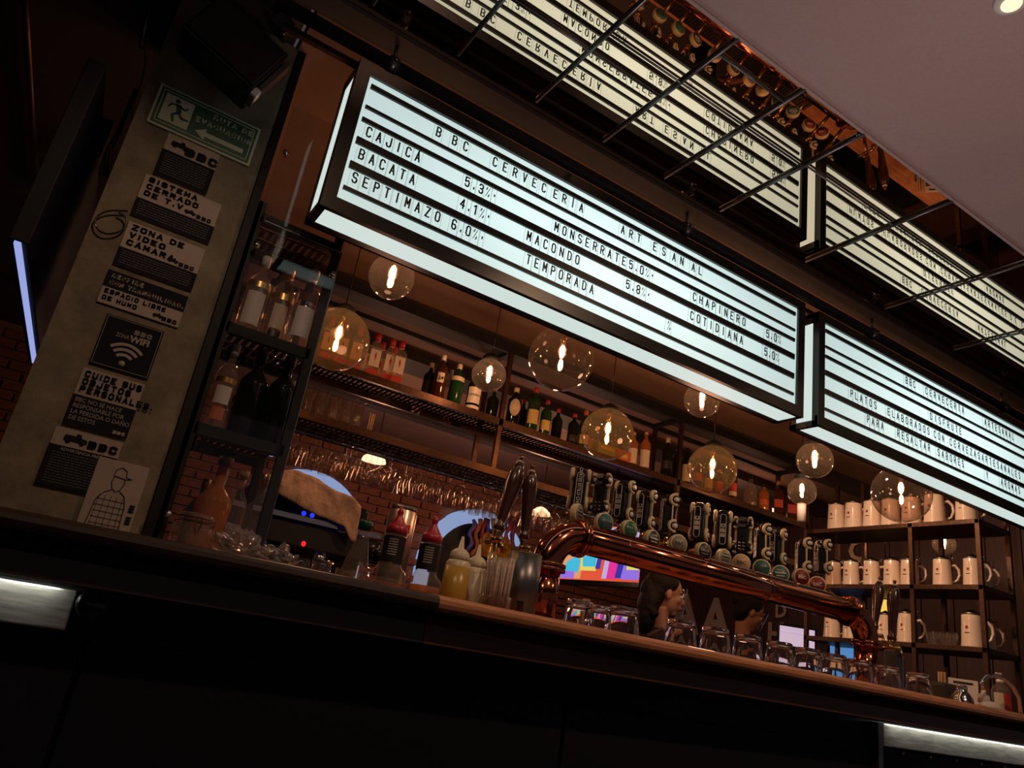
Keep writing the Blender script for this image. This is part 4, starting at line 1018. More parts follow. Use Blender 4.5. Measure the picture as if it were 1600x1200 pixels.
for x, ax in ((Rb, 1), (XE - XL - Rb, 1), (0, 0), (XE - XL, 0)):
    m3 = RY if ax else None
    for s_ in (-1, 1):
        z = PZ - ZC if ax else PZ - ZC - Rb
        o = .008 * s_
        c = (x + o, 0, z) if ax else (x, 0, z + o)
        fl = MB().lathe([(PR, -.006), (PR + .017, -.005), (PR + .017, .005), (PR, .006)], c, 36, m3).obj('flange', 'copper', ct)
        if s_ == 1:
            for k in range(8):
                a = k * PI / 4 + .2; u, v = (PR + .0085) * math.cos(a), (PR + .0085) * math.sin(a)
                p_ = (c[0] - .008, u, c[2] + v) if ax else (c[0] + u, v, c[2] - .008)
                d_ = Vector((.013, 0, 0)) if ax else Vector((0, 0, .013))
                MB().cyl(Vector(p_) - d_, Vector(p_) + d_, .0048, n=6).obj('bolt', 'brass', fl)
for x in (0, XE - XL): MB().lathe([(PR + .03, 0), (PR + .03, .008), (PR + .012, .014), (PR, .03)], (x, 0, 0), 32).obj('foot', 'copper', ct)
for k in range(5):
    x = .38 + k * .29
    MB().box((x, -.012, PZ - ZC + PR + .002), (.255, .014, .008), bev=.002).obj('light_strip', 'copper' if k < 2 else 'tin', ct)  # plain metal strips on the pipe, copper at left, paler tin beyond
for k in range(3): MB().lathe([(PR + .0012, -.004), (PR + .0012, .004)], (.35 + k * .42, 0, PZ - ZC), 36, RY).obj('seam_ring', 'copper', ct)
# beer taps shaped as little lorries
TY = 2.53
def tap(label, px, py_top, py_bot, rotz, med, front, bbc=True, group='lorry-shaped beer taps'):
    pc = A((px, (py_top + py_bot) / 2), Y=TY)
    pt = A((px, py_top), Y=TY).z; pb = A((px, py_bot), Y=TY).z
    t = thing('beer_tap', label, 'beer tap', (pc.x, TY, PZ), group=group)
    H = .182; z0 = pb - PZ; view = math.atan2(pc.x, TY); rotz = -view - rotz
    h = MB(); 
    h.box((0, 0, H * .36), (.046, .052, H * .66), bev=.005); h.box((0, .004, H * .76), (.040, .048, H * .12), bev=.006)
    h.box((0, .008, H * .90), (.034, .040, H * .16), bev=.008)
    ho = h.obj('handle', 'rubber', t, (0, 0, z0), (0, 0, rotz))
    ho.scale = (1.16, 1.16, 1)
    pl = MB(); pts = []
    rr = .0115
    for k in range(12): a = PI * k / 11; pts.append((rr * math.cos(a), -.0275, H * .78 + rr * math.sin(a)))
    for k in range(12): a = PI + PI * k / 11; pts.append((rr * math.cos(a), -.0275, H * .12 + rr * math.sin(a)))
    pl.tube(pts, .0012, 5, True).obj('oval_outline', 'labw', ho)
    if bbc == 1:
        hv = heavy('lettering', 'BBC', .026, 'labw', ho, (0, -.0285, H * .42), 1.05, 'CENTER', .66, .22); ho.scale = (1.16, 1.16, 1); hv.rotation_euler = (PI / 2, -PI / 2, 0)
    elif bbc: text('lettering', bbc, .017, 'labw', ho, (0, -.0285, H * .46), (PI / 2, PI / 2, 0), bold=.015)
    for s_ in (-1, 1):
        fd = MB()
        for zc in (.17, .83):
            # mudguard: thick arch around the wheel
            pts = []
            for k in range(9):
                a = -PI * .62 + PI * 1.24 * k / 8
                pts.append((s_ * .030, .016 - .019 * math.cos(a), H * zc + .024 * math.sin(a)))
            fd.tube(pts, .0085, 6)
        fd.box((s_ * .030, .006, H * .5), (.009, .005, H * .42))
        fd.obj('mudguard', 'cream', ho)
        for zc in (.17, .83):
            wh = MB().lathe([(.0175, -.006), (.0185, -.004), (.0185, .004), (.0175, .006)], (s_ * .031, .018, H * zc), 18, RY)
            wh.mi = 1; wh.lathe([(.0115, -.0075), (.0115, .0075)], (s_ * .031, .018, H * zc), 16, RY).obj('wheel', ('rubber', 'labw'), ho)
    MB().box((0, .0345, H * .73), (.03, .004, H * .07)).obj('windscreen', 'dsteel', ho)
    MB().box((0, .028, H * .92), (.026, .004, H * .10)).obj('radiator', 'dsteel', ho)
    mb = MB()
    for a in (-1, 1):
        for b_ in range(3): mb.lathe([(.006, -.002), (.006, .002)], (a * .008, .029, H * (.10 + .085 * b_)), 10, RX)
    mb.obj('barrel_ends', 'dsteel', ho)
    # tap body
    MB().cyl((0, 0, z0 - .005), (0, 0, z0 - .045), .008, .011, n=12).cyl((0, .045, z0 - .05), (0, 0, z0 - .05), .011, n=14).cyl((0, .004, z0 - .05), (0, PY - TY + .03, .01), .011, n=14).ball((0, 0, z0 - .05), .019, 14).cyl((0, .04, z0 - .05), (0, .075, z0 - .10), .008, .0065, n=12).obj('valve', 'brass', t)
    mx, my, ma = med[0], med[1], med[2]
    mc = A((mx, my), Y=TY - .075)
    o = MB().lathe([(.040, -.013), (.042, -.010), (.042, .010), (.040, .013)], (0, 0, 0), 28, RX).obj('medallion', 'cream', t, (mc.x - pc.x, -.075, mc.z - PZ), (0, 0, -view + ma))
    MB().lathe([(.0365, .0135), (.0365, .0145)], (0, 0, 0), 28, RX).obj('badge', front[0], o)
    if front[1]: text('lettering', front[1], front[2], front[3], o, (0, -.0152, 0), bold=.02)
    else: MB().box((0, -.0152, .004), (.05, .001, .006)).box((0, -.0152, -.010), (.04, .001, .004)).box((0, -.0152, .018), (.036, .001, .003)).obj('badge_print', front[3], o)
    MB().cyl((0, 0, 0), (0, .06, 0), .008, n=8).obj('badge_arm', 'brass', o)
    return t
M['bg_teal'] = mat('badge_teal', (.05, .13, .12), .35); M['bg_green'] = mat('badge_green', (.03, .16, .05), .35); M['bg_tan'] = mat('badge_tan', (.50, .32, .17), .4)
M['bg_red'] = mat('badge_red', (.22, .02, .02), .4); M['bg_black'] = mat('badge_black', (.02, .02, .02), .4); M['bg_grey'] = mat('badge_grey', (.24, .20, .15), .4)
T = [
 ('leftmost lorry tap showing its vertical oval plate, badge seen edge-on', 905, 724, 797, 0.0, (901, 803, 1.15), ('bg_grey', None, 0, 'print_d'), 'CORTES ESTILO CHICO'),
 ('second lorry tap from the left turned to show windscreen and barrels, teal badge', 941, 736, 807, -2.6, (943, 817, 0.55), ('bg_teal', 'WEITZEN', .017, 'letter'), 0),
 ('third lorry tap from the left with BBC plate turned right, bright green badge', 972, 748, 814, 0.55, (982, 828, 0.75), ('bg_green', None, 0, 'bg_teal'), 1),
 ('fourth lorry tap from the left with BBC plate turned right, black and white badge', 1006, 764, 828, 0.55, (1018, 843, 0.85), ('bg_black', None, 0, 'labw'), 1),
 ('fifth lorry tap from the left seen from the side, grey BBC badge', 1044, 771, 834, 1.25, (1059, 850, 0.5), ('bg_grey', 'BBC', .024, 'letter'), 1),
 ('sixth lorry tap from the left with big BBC plate, dark striped badge', 1092, 779, 845, 0.25, (1098, 862, 0.75), ('bg_black', None, 0, 'bg_grey'), 1),
 ('seventh lorry tap from the left with BBC plate straight on, grey badge edge-on', 1129, 794, 856, -0.05, (1130, 872, 0.85), ('bg_grey', None, 0, 'letter'), 1),
 ('eighth lorry tap from the left showing bonnet and six barrels, orange-tan badge', 1162, 805, 867, -2.9, (1158, 880, 0.1), ('bg_tan', 'BBC', .024, 'letter'), 0),
 ('ninth lorry tap from the left seen from the side, dark teal badge', 1190, 813, 876, 1.2, (1190, 888, 0.1), ('bg_teal', 'WEITZEN', .015, 'letter'), 1),
 ('tenth lorry tap from the left, narrow with orange-lit BBC plate, teal badge', 1212, 822, 882, 0.55, (1219, 897, 0.15), ('bg_teal', None, 0, 'labw'), 1),
 ('eleventh lorry tap from the left seen from the side, red badge', 1254, 830, 896, 1.2, (1251, 902, 0.5), ('bg_red', 'BBC', .022, 'labw'), 1),
 ('rightmost lorry tap, two wheels facing right, dark red badge', 1283, 838, 897, 0.9, (1277, 914, 0.05), ('bg_red', 'BBC', .022, 'labw'), 1)]
for lb, px, a, b, rz, med, fr_, bb in T: tap(lb, px, a, b, rz, med, fr_, bb)
dt = thing('drip_tray', 'black slatted drip tray lying on the bar behind the copper pipe', 'tray', (0, 2.59, ZC))
MB().box((2.6, 0, .006), (1.75, .27, .012), bev=.003).obj('pan', 'rubber', dt)
mb = MB()
for k in range(70): mb.box((1.75 + k * .0246, 0, .0135), (.008, .25, .003))
o = mb.obj('slats', 'black', dt); o['kind'] = 'stuff'
# turned wooden tap handles on brass taps
def wood_tap(label, ptop, pbot, Y, foot):
    a = A(pbot, Y=Y); b = A(ptop, Y=Y); L = (b - a).length
    t = thing('wooden_tap', label, 'beer tap', (a.x, Y, ZC))
    d = (b - a); q = d.to_track_quat('Z', 'Y').to_matrix(); r0 = L * .105
    off = Vector((0, 0, a.z - ZC))
    MB().lathe([(r0 * .62, 0), (r0 * .66, L * .06), (r0 * .50, L * .08), (r0 * .56, L * .14), (r0 * .74, L * .4), (r0 * .98, L * .6), (r0 * .98, L * .72), (r0 * .80, L * .82), (r0 * .45, L * .91)], off, 24, q).obj('handle', 'handle', t)
    MB().lathe([(r0 * .47, L * .905), (r0 * .42, L * .925)], off, 20, q).obj('collar', 'labw', t)
    MB().lathe([(r0 * .22, L * .925), (r0 * .2, L * .96), (r0 * .28, L * .97), (r0 * .28, L)], off, 16, q).obj('finial', 'brass', t)
    MB().lathe([(r0 * .38, -L * .12), (r0 * .5, -L * .09), (r0 * .36, -L * .06), (r0 * .55, -L * .02), (r0 * .45, 0)], off, 20, q).obj('ferrule', 'brass', t)
    o2 = off + q @ Vector((0, 0, -L * .12))
    MB().ball(o2, .017, 14).cyl(o2 + Vector((0, -.05, -.003)), o2 + Vector((.0, .06, -.003)), .011, n=14).cyl(o2 + Vector((0, -.05, -.003)), o2 + Vector((0, -.065, -.05)), .007, n=10).cyl(o2, (o2.x, o2.y + .03, foot), .011, n=14).lathe([(.03, 0), (.03, .006), (.012, .012)], (o2.x, o2.y + .03, 0), 20).obj('valve', 'brass', t)
    return t
wood_tap('tall dark wooden tap handle leaning right, left one of the pair before the arch', (816, 713), (778, 828), 2.42, 0)
wood_tap('tall dark wooden tap handle, right one of the pair beside the copper bend', (832, 727), (818, 842), 2.38, 0)
wood_tap('dark wooden tap handle left of its twin at the right end of the copper pipe', (1375, 902), (1366, 982), 2.50, 0)
wood_tap('dark wooden tap handle at the far right end of the copper pipe, before the steins', (1398, 907), (1393, 1000), 2.42, 0)
# steel drip column at the right leg
q = A((1411, 1040), Y=2.36); t = thing('steel_column', 'dark square steel tap column with bright edge at right', 'column', (q.x - .02, 2.4, ZC))
MB().box((0, 0, .11), (.06, .06, .22), bev=.003).obj('body', 'dsteel', t); MB().box((.030, -.031, .11), (.004, .004, .22)).obj('edge', 'chrome', t)

# ------------------------------------------------------------------ back room: arches, machine, counter behind
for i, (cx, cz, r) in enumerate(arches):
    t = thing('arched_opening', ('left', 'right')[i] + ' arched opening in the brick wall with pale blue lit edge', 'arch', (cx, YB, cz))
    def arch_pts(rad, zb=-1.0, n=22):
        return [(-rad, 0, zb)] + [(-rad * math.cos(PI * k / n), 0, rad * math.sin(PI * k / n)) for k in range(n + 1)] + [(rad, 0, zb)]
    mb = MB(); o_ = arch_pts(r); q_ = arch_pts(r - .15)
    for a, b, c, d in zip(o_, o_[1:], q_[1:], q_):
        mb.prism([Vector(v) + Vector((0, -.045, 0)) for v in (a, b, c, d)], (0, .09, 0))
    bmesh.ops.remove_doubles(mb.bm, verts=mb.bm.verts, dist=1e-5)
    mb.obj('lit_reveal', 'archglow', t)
    MB().prism([Vector(v) + Vector((0, .0, 0)) for v in q_], (0, .01, 0)).obj('dark_glazing', 'rubber', t)  # black sheet stands in for the dark depth of the opening
# coloured hangings seen in the right arch, yellow cloth blobs
for i in range(9):
    px = 738 + i * 8; q = A((px, 836 + (i % 3) * 5), Y=YB - .12)
    mname = ('tv_violet', 'labo', 'bg_red', 'tv_navy', 'laby', 'labo', 'bg_teal', 'red', 'bg_red')[i]
    c_ = ((.10, .06, .25), (.30, .10, .03), (.2, .02, .02), (.03, .04, .3), (.3, .2, .05), (.3, .08, .05), (.04, .1, .12), (.3, .03, .08), (.15, .03, .1))[i]
    mm = mat('ribbon_colour_%d' % i, c_, .5)
    o = thing('hanging_ribbon', 'coloured streamer in the right arch, %s from the left' % ORD[i], 'streamer', (q.x, YB - .1, q.z), group='coloured streamers in the right arch')
    mb = MB()
    L = .34 + .08 * ((i * 7) % 3)
    pts = [(.02 * math.sin(k * 1.3 + i), .015 * math.cos(k * 1.7), L / 2 - L * k / 8) for k in range(9)]
    mb.tube(pts, [.018 + .012 * abs(math.sin(k * 1.9 + i)) for k in range(9)], 6).obj('strip', mm, o)
ya = A((757, 872), Y=4.6); yb_ = A((790, 884), Y=4.6); zt_ = ya.z
st_ = thing('display_stand', 'thin black stand carrying yellow bags in front of the right arch', 'stand', ((ya.x + yb_.x) / 2, 4.6, 0))
MB().box((0, 0, zt_ - .01), (.36, .16, .02)).obj('tray', 'black', st_); MB().cyl((0, 0, 0), (0, 0, zt_ - .02), .015, n=10).lathe([(.14, 0), (.14, .012), (.02, .02)], n=24).obj('pole', 'black', st_)
M['yel'] = mat('yellow_film', (.85, .50, .04), .3)
for x_, s_, sd_, lb in ((-.075, .075, 4, 'left crumpled yellow bag behind the straws'), (.085, .065, 8, 'right crumpled yellow bag behind the straws and tap')):
    o = bag(lb, (ya.x + yb_.x) / 2 + x_, 4.6, s_, .06, .17, sd_); o.location.z = zt_ + .001; o.data.materials[0] = M['yel']; o.name = 'yellow_bag'
# back counter and machine plinth
bc = thing('back_counter', 'dark back counter carrying the espresso machine behind the bar', 'counter', (0, 0, 0))
MB().box((1.0, 3.35, .55), (1.5, .7, 1.1), bev=.004).obj('cabinet', 'front', bc); MB().box((1.0, 3.35, 1.12), (1.54, .74, .04), bev=.004).obj('worktop', 'dsteel', bc)
zt = 1.141
em = thing('espresso_machine', 'dark steel espresso machine under a tan cloth behind the bar', 'coffee machine', (.90, 3.22, zt))
MB().box((0, 0, .20), (.62, .44, .10), bev=.01).box((0, .1, .09), (.6, .24, .16), bev=.008).obj('body', 'machine', em)
MB().box((0, -.02, .022), (.62, .42, .044), bev=.006).obj('drip_tray', 'machine', em)
MB().box((0, -.235, .262), (.66, .012, .02)).obj('front_rail', 'chrome', em)
for k, x in enumerate((-.18, .06)):
    MB().cyl((x, -.20, .15), (x, -.20, .105), .032, n=18).cyl((x, -.22, .118), (x, -.36, .10), .012, .014, n=10).obj('brew_group', 'chrome', em)
MB().cyl((.27, -.24, .19), (.27, -.27, .19), .035, n=18).ball((.27, -.29, .19), .022, 12).obj('steam_knob', 'rubber', em)
MB().tube([(.24, -.22, .15), (.25, -.28, .12), (.25, -.29, .02)], .006, 8).obj('steam_wand', 'chrome', em)
for x in (-.05, -.015, .10, .135): MB().ball((x, -.225, .285), .010, 8).obj('indicator_lamp', 'blue', em)
MB().ball((-.02, -.215, .17), .012, 8).obj('power_lamp', mat('red_lamp', (.3, 0, 0), .5, emit=(1, .02, .02), es=1.0), em)
# cloth draped over the machine
P = [A(c, Y=3.0) for c in ((418, 792), (430, 772), (432, 758), (470, 752), (500, 754), (525, 758), (548, 772), (560, 796), (552, 812), (545, 834), (536, 822), (532, 808), (515, 806), (490, 800), (468, 792), (448, 786), (432, 784))]
from mathutils import noise
cl0 = Vector((P[0].x, 2.93, P[0].z))
bm = bmesh.new()
x0_, x1_ = min(p.x for p in P), max(p.x for p in P)
up_ = lambda u: .085 + .02 * math.sin(u * 3.1) + .012 * math.sin(u * 9)
NX, NV = 34, 22
grid = []
for i in range(NX + 1):
    u = i / NX; row = []
    xx = x0_ + (x1_ - x0_) * u
    ztop = 1.565 + .014 * math.sin(u * 5.5 + .5) - .05 * max(0, u - .86) * 6 - .02 * u
    zbot = 1.475 - .05 * math.sin(min(1, u * 1.1) * PI * .55) - (.05 if u > .82 else 0) * min(1, (u - .82) * 9) - .02 * u
    for j in range(NV + 1):
        v = j / NV
        if v < .45:
            y = 3.30 - .34 * v / .45; z = ztop
        else:
            w_ = (v - .45) / .55; y = 2.96 - .02 * math.sin(w_ * PI * .5); z = ztop + (zbot - ztop) * w_
        n_ = noise.noise(Vector((xx * 13, z * 8, y * 9))); n2 = noise.noise(Vector((xx * 34, z * 22, 5)))
        row.append(bm.verts.new((xx, y + .030 * n_ + .012 * n2, z + .020 * n_ * (1 if v < .5 else .4))))
    grid.append(row)
for i in range(NX):
    for j in range(NV):
        f = bm.faces.new((grid[i][j], grid[i + 1][j], grid[i + 1][j + 1], grid[i][j + 1])); f.smooth = True
mb = MB(); mb.bm.free(); mb.bm = bm
o = mb.obj('cloth', 'cloth'); sl = o.modifiers.new('t', 'SOLIDIFY'); sl.thickness = .006
tag(o, 'crumpled tan cloth draped over the espresso machine', 'cloth')
# stack of cups under the cloth carrying it
MB().box((0, .02, .315), (.50, .34, .13), bev=.02).obj('cup_rail_box', 'rubber', em)
# coffee tin
pa = A((583, 770), Y=2.98)
tn = thing('coffee_tin', 'tall silver coffee tin with red square logo standing by the espresso machine', 'tin', (1.315, 3.10, zt), (0, 0, -.25))
MB().lathe([(.062, 0), (.062, .40), (.056, .412), (.056, .42)], n=32).obj('body', 'tin', tn)
mb = MB(); arc_patch(mb, .0626, .255, .345, .62, 10); mb.obj('logo_field', 'redlab', tn)
text('lettering', 'illy', .062, 'labw', tn, (0, -.0645, .298), bold=.02)
mb = MB(); arc_patch(mb, .0626, .02, .095, 1.5, 18); mb.obj('red_band', 'redlab', tn)
mb = MB(); arc_patch(mb, .0626, .205, .24, .5, 8); mb.obj('small_print', 'dsteel', tn)
MB().lathe([(.057, .41), (.057, .43), (0, .432)], n=28).obj('lid', 'dsteel', tn)

# ------------------------------------------------------------------ television and monitors
a = A((872, 909), D=6.3); vd = (A((-341, 848), D=1) - CAM); vd.z = 0; vd.normalize()
b = None
s0 = min(((abs(seen(*(a - vd * s_))[0] - 999), s_) for s_ in [k * .01 for k in range(10, 400)]))[1]
b = a - vd * s0
d = (b - a); L = d.length
tv = thing('television', 'television showing colourful cups and bags under the copper pipe', 'television', a, (0, 0, math.atan2(d.y, d.x)))
MB().box((L / 2, .03, L * .27), (L, .05, L * .58), bev=.006).obj('bezel', 'rubber', tv)
sd = MB().box((L / 2, .0035, L * .29), (L * .985, .002, L * .52)).obj('screen', 'tv_scarlet', tv)
def patch(pts, m, k=1):
    MB().prism([(u * L, .0022 - .0006 * k, v * L) for u, v in pts], (0, -.0004, 0)).obj('picture_patch', m, sd)
patch([(.02, .04), (.28, .04), (.30, .20), (.26, .33), (.12, .34), (.02, .22)], 'tv_peach'); patch([(.06, .10), (.24, .10), (.27, .22), (.20, .26), (.08, .2)], 'tv_cyan', 2)
patch([(.01, .04), (.20, .04), (.20, .11), (.01, .12)], 'tv_violet', 3)
patch([(.27, .12), (.47, .12), (.50, .30), (.48, .44), (.30, .44), (.26, .30)], 'tv_yellow', 2); patch([(.30, .16), (.46, .16), (.47, .25), (.38, .28), (.29, .25)], 'tv_cyan', 3)
patch([(.46, .14), (.52, .14), (.56, .42), (.51, .42)], 'tv_navy', 3)
patch([(.60, .05), (.72, .05), (.80, .42), (.60, .42)], 'tv_magenta', 2); patch([(.55, .05), (.61, .05), (.65, .42), (.60, .42)], 'tv_lilac', 3)
patch([(.71, .06), (.78, .06), (.84, .36), (.77, .38)], 'tv_navy', 3); patch([(.78, .05), (.99, .05), (.99, .45), (.80, .45)], 'tv_violet', 1); patch([(.84, .14), (.98, .14), (.99, .33), (.92, .37), (.84, .30)], 'tv_yellow', 2)
patch([(.02, .30), (.98, .30), (.98, .54), (.02, .54)], 'tv_lilac', 1)
MB().box((L / 2, .09, L * .5), (.05, .06, .12)).cyl((L / 2, .12, L * .5), (L / 2, .12, CZ - a.z), .018, n=10).obj('ceiling_arm', 'black', tv)
sc_ = thing('side_counter', 'dark cabinet below the steins at the right wall', 'counter', (0, 0, 0))
MB().box((5.52, 4.55, .5), (.7, 4.3, 1.0), bev=.004).obj('cabinet', 'front', sc_); MB().box((5.50, 4.55, 1.02), (.76, 4.34, .04), bev=.004).obj('worktop', 'wood_dark', sc_)
def monitor(label, c4, D, m, extra=None):
    P = [A(c, D=D) for c in c4]; ctr = sum(P, Vector()) / 4; wv = (P[1] - P[0] + P[2] - P[3]) / 2
    an = math.atan2(wv.y, wv.x); W = wv.xy.length; H = ((P[0] - P[3]).z + (P[1] - P[2]).z) / 2
    t = thing('monitor', label, 'monitor', (ctr.x, ctr.y, 1.041), (0, 0, an)); zc = ctr.z - 1.041
    MB().box((0, .014, zc), (W + .03, .024, H + .03), bev=.003).obj('bezel', 'rubber', t)
    s = MB().box((0, .001, zc), (W, .002, H)).obj('screen', m, t)
    MB().cyl((0, .04, 0), (0, .04, zc), .016, n=10).box((0, .04, .008), (.18, .14, .016), bev=.004).obj('stand', 'black', t)
    if extra: extra(s, zc, W, H)
    return t
def mon_print(s, zc, W, H):
    for k in range(4): MB().box((-.12 * W + k * .05 * W * 3 - W * .18, -.0004, zc + H * .36), (W * .09, .0006, H * .03)).obj('screen_text', 'tv_lilac', s)
    MB().box((0, -.0004, zc + H * .16), (W * .96, .0006, H * .012)).obj('screen_rule', 'tv_violet', s)
monitor('small till screen with pale lavender page behind the tumblers', ((1218, 979), (1273, 982), (1273, 1012), (1218, 1010)), 6.3, 'monitor', mon_print)
monitor('small blue-lit screen right of the lavender till screen', ((1297, 1003), (1346, 1016), (1346, 1050), (1297, 1048)), 6.3, 'monitor_b')
# painted wooden letters on the panelled wall
def wall_letter(ch, px, py, hpx, label, m='print_l'):
    q = A((px, py), X=XR - .045); dep = (q - CAM).dot(FW)
    o = text('wall_letter', ch, hpx * dep / F * 1.35, m, None, q, (PI / 2, 0, -PI / 2), ext=.012, bold=.03)
    return tag(o, label, 'letter')
wall_letter('A', 1070, 962, 62, 'large pale letter A on the wood panelling behind the bartender with loose hair')
wall_letter('A', 1118, 970, 62, 'second large pale letter A on the panelling between the two bartenders')
wall_letter('R', 1003, 950, 50, 'large pale letter left of the first bartender\'s face under the television')
wall_letter('D', 1220, 955, 22, 'small outlined letter on the panelling right of the second bartender')
wall_letter('C', 1340, 862, 34, 'tan curved letter on the panelling behind the upper steins', 'cream')
wall_letter('H', 1212, 992, 34, 'pale upright letter low on the panelling left of the till screen')

# ------------------------------------------------------------------ stein rack and steins
RXX, RY0, RY1, RDP = 5.15, 2.585, 3.93, .41
sr = thing('stein_rack', 'dark bronzed metal rack of three shelves holding cream steins', 'shelf rack', (RXX, 0, 1.041))
for z in (2.36, 1.928, 1.54):
    MB().box((RDP / 2, (RY0 + RY1) / 2, z - 1.041 - .016), (RDP, RY1 - RY0, .032), bev=.002).obj('shelf', 'iron', sr)
for x in (.014, RDP - .014):
    for y in (RY0 + .014, (RY0 + RY1) / 2 - .20, (RY0 + RY1) / 2 + .42, RY1 - .014):
        if x < .1 and RY0 + .1 < y < RY1 - .1 and y > 3.4: continue
        MB().box((x, y, (2.36 - 1.041 if x < .1 else 1.78) / 2), (.028, .028, 2.36 - 1.041 if x < .1 else 1.78)).obj('post', 'iron', sr)
def stein_base():
    t = thing('stein', 'stein', 'stein', (0, 0, 0), group='cream stoneware steins')
    r = .062; h = .185
    MB().lathe([(r, 0), (r * 1.03, .004), (r * 1.02, .012), (r * .99, .02), (r * .90, h * .75), (r * .88, h - .004), (r * .86, h), (r * .82, h), (r * .84, .02), (0, .02)], n=28, capt=False).obj('body', 'ceramic', t)
    MB().lathe([(r * .90, h), (r * .92, h + .006), (r * .75, h + .016), (r * .25, h + .026), (.006, h + .034), (0, h + .036)], n=26).obj('lid', 'pewter', t)
    MB().tube([(r * .86, 0, h * .80), (r * 1.25, 0, h * .84), (r * 1.62, 0, h * .70), (r * 1.68, 0, h * .50), (r * 1.45, 0, h * .30), (r * .97, 0, h * .20)], [.011, .010, .009, .009, .008, .007], 8).obj('handle', 'ceramic', t)
    MB().tube([(r * .7, 0, h + .010), (r * 1.0, 0, h + .014), (r * 1.15, 0, h * .98), (r * 1.3, 0, h * .86)], .004, 6).ball((r * 1.12, 0, h + .02), .009, 8).obj('thumb_lever', 'pewter', t)
    mb = MB(); arc_patch(mb, r * .962, h * .56, h * .64, .12, 4); mb.obj('print', 'bg_red', t, (0, 0, 0), (0, 0, -.7))
    mb = MB(); arc_patch(mb, r * .985, h * .42, h * .445, .22, 4); mb.obj('print', 'dsteel', t, (0, 0, 0), (0, 0, -.7))
    return t
st0 = stein_base(); first = True
def stein(px, py, z, label, ang=-.9, dx=.11, s=1.0):
    global first
    q = A((px, py), X=RXX + dx)
    o = st0 if first else dup(st0)
    first = False
    o.location = (RXX + dx, q.y, z + .0005); o.rotation_euler = (0, 0, ang); o['label'] = label; o.scale = (s, s, s)
    return o
for i, px in enumerate((1307, 1334, 1363, 1392)): stein(px, 800, 2.36, 'cream stein on the top shelf, %s from the left' % ORD[i], s=1.12)
stein(1424, 800, 2.36, 'cream stein on the top shelf seen through the large globe', s=1.12)
stein(1460, 795, 2.36, 'cream stein with clear handle on the top shelf right of the globe', s=1.15); stein(1510, 795, 2.36, 'cream stein at the right end of the top shelf, cut by the sign', s=1.15)
for i, px in enumerate((1302, 1330, 1362, 1394, 1421)): stein(px, 890, 1.928, 'cream stein on the middle shelf, %s from the left' % ORD[i])
stein(1472, 890, 1.928, 'cream stein with lid raised on the middle shelf beside the distant globe'); stein(1520, 890, 1.928, 'cream stein at the right end of the middle shelf by the post')
for i, px in enumerate((1300, 1330)): stein(px, 985, 1.54, 'cream stein on the low shelf behind the copper pipe, %s from left' % ORD[i])
stein(1384, 975, 1.54, 'cream stein on the low shelf between the two wooden tap handles'); stein(1417, 975, 1.54, 'cream stein on the low shelf right of the wooden tap handles', s=1.08); stein(1519, 975, 1.54, 'cream stein at the right end of the low shelf', s=1.12)
for yy, z, lb in ((2.73, 1.928, 'stein at the rear showing right of the end post, middle shelf'), (2.73, 1.54, 'stein at the rear showing right of the end post, low shelf')):
    o = dup(st0); o.location = (5.43, yy, z + .0005); o.rotation_euler = (0, 0, -.9); o['label'] = lb; o.scale = (1, 1, 1)
# dark small glassware on the low and middle shelves
gg = MB().lathe([(.026, 0), (.022, .012), (.034, .05), (.032, .085), (.030, .085), (.032, .05), (0, .014)], n=14, capt=False).mesh('beer_glass', 'clear')
for j in range(3):
    for i in range(4):
        q = A((1455 + i * 11, 985), X=RXX + .06 + j * .09)
        tag(link('beer_glass', gg, None, (RXX + .06 + j * .09, q.y, 1.5405)), 'small stemmed glass on the low shelf, %s from left in %s row' % (ORD[i], ('front', 'middle', 'back')[j]), 'glass', 'small glasses on the stein rack')
for i in range(7):
    q = A((1330 + i * 18, 880), X=RXX + .28)
    tag(link('beer_glass', gg, None, (RXX + .285, q.y, 1.9285)), 'small glass behind the middle row of steins, %s from the left' % ORD[i], 'glass', 'small glasses behind the steins')
# green-grey round column at far right
q = A((1572, 950), Y=2.42)
tag(MB().cyl((0, 0, 0), (0, 0, CZ), .26, n=40).obj('round_column', mat('olive_plaster', (.10, .085, .05), .9, noise=8, amount=.25), None, (5.62, 2.02, 0)), 'dark olive round column at the right edge behind the bar', 'column')

# ------------------------------------------------------------------ things at the right end of the bar
def onbar(px, py, Y): return A((px, py), Y=Y).x
x = onbar(1503, 1080, 2.1); s = thing('cocktail_shaker', 'short shiny steel shaker top at the right end of the bar', 'shaker', (x, 2.1, ZC))
MB().lathe([(.062, 0), (.062, .006), (.05, .012), (.046, .035), (.030, .060), (.024, .064), (.024, .085), (.026, .09), (.014, .095), (0, .096)], n=28).obj('body', 'chrome', s)
x = onbar(1470, 1070, 2.45); s = thing('bar_caddy', 'dark plastic caddy behind the last tumbler', 'caddy', (x, 2.45, ZC))
MB().box((0, 0, .06), (.17, .14, .12), bev=.02).obj('body', mat('olive_plastic', (.05, .045, .03), .5), s); MB().tube([(-.05, -.072, .06), (-.03, -.078, .09), (.03, -.078, .09), (.05, -.072, .06)], .004, 6).obj('handle', 'rubber', s)
x = onbar(1488, 1060, 2.5); s = thing('stick_cup', 'pale wooden sticks standing upright in a cup at the right end of the bar', 'stick holder', (x, 2.56, ZC))
MB().lathe([(.03, 0), (.034, .09), (.032, .09), (.028, .004), (0, .004)], n=18, capt=False).obj('cup', 'dsteel', s)
for i in range(9): MB().box((0, 0, .095), (.009, .003, .18)).obj('stick', 'stick', s, (.018 * math.cos(i * 2.4) * ((i % 3) + 1) / 3, .018 * math.sin(i * 2.4), .006), (0, 0, i))
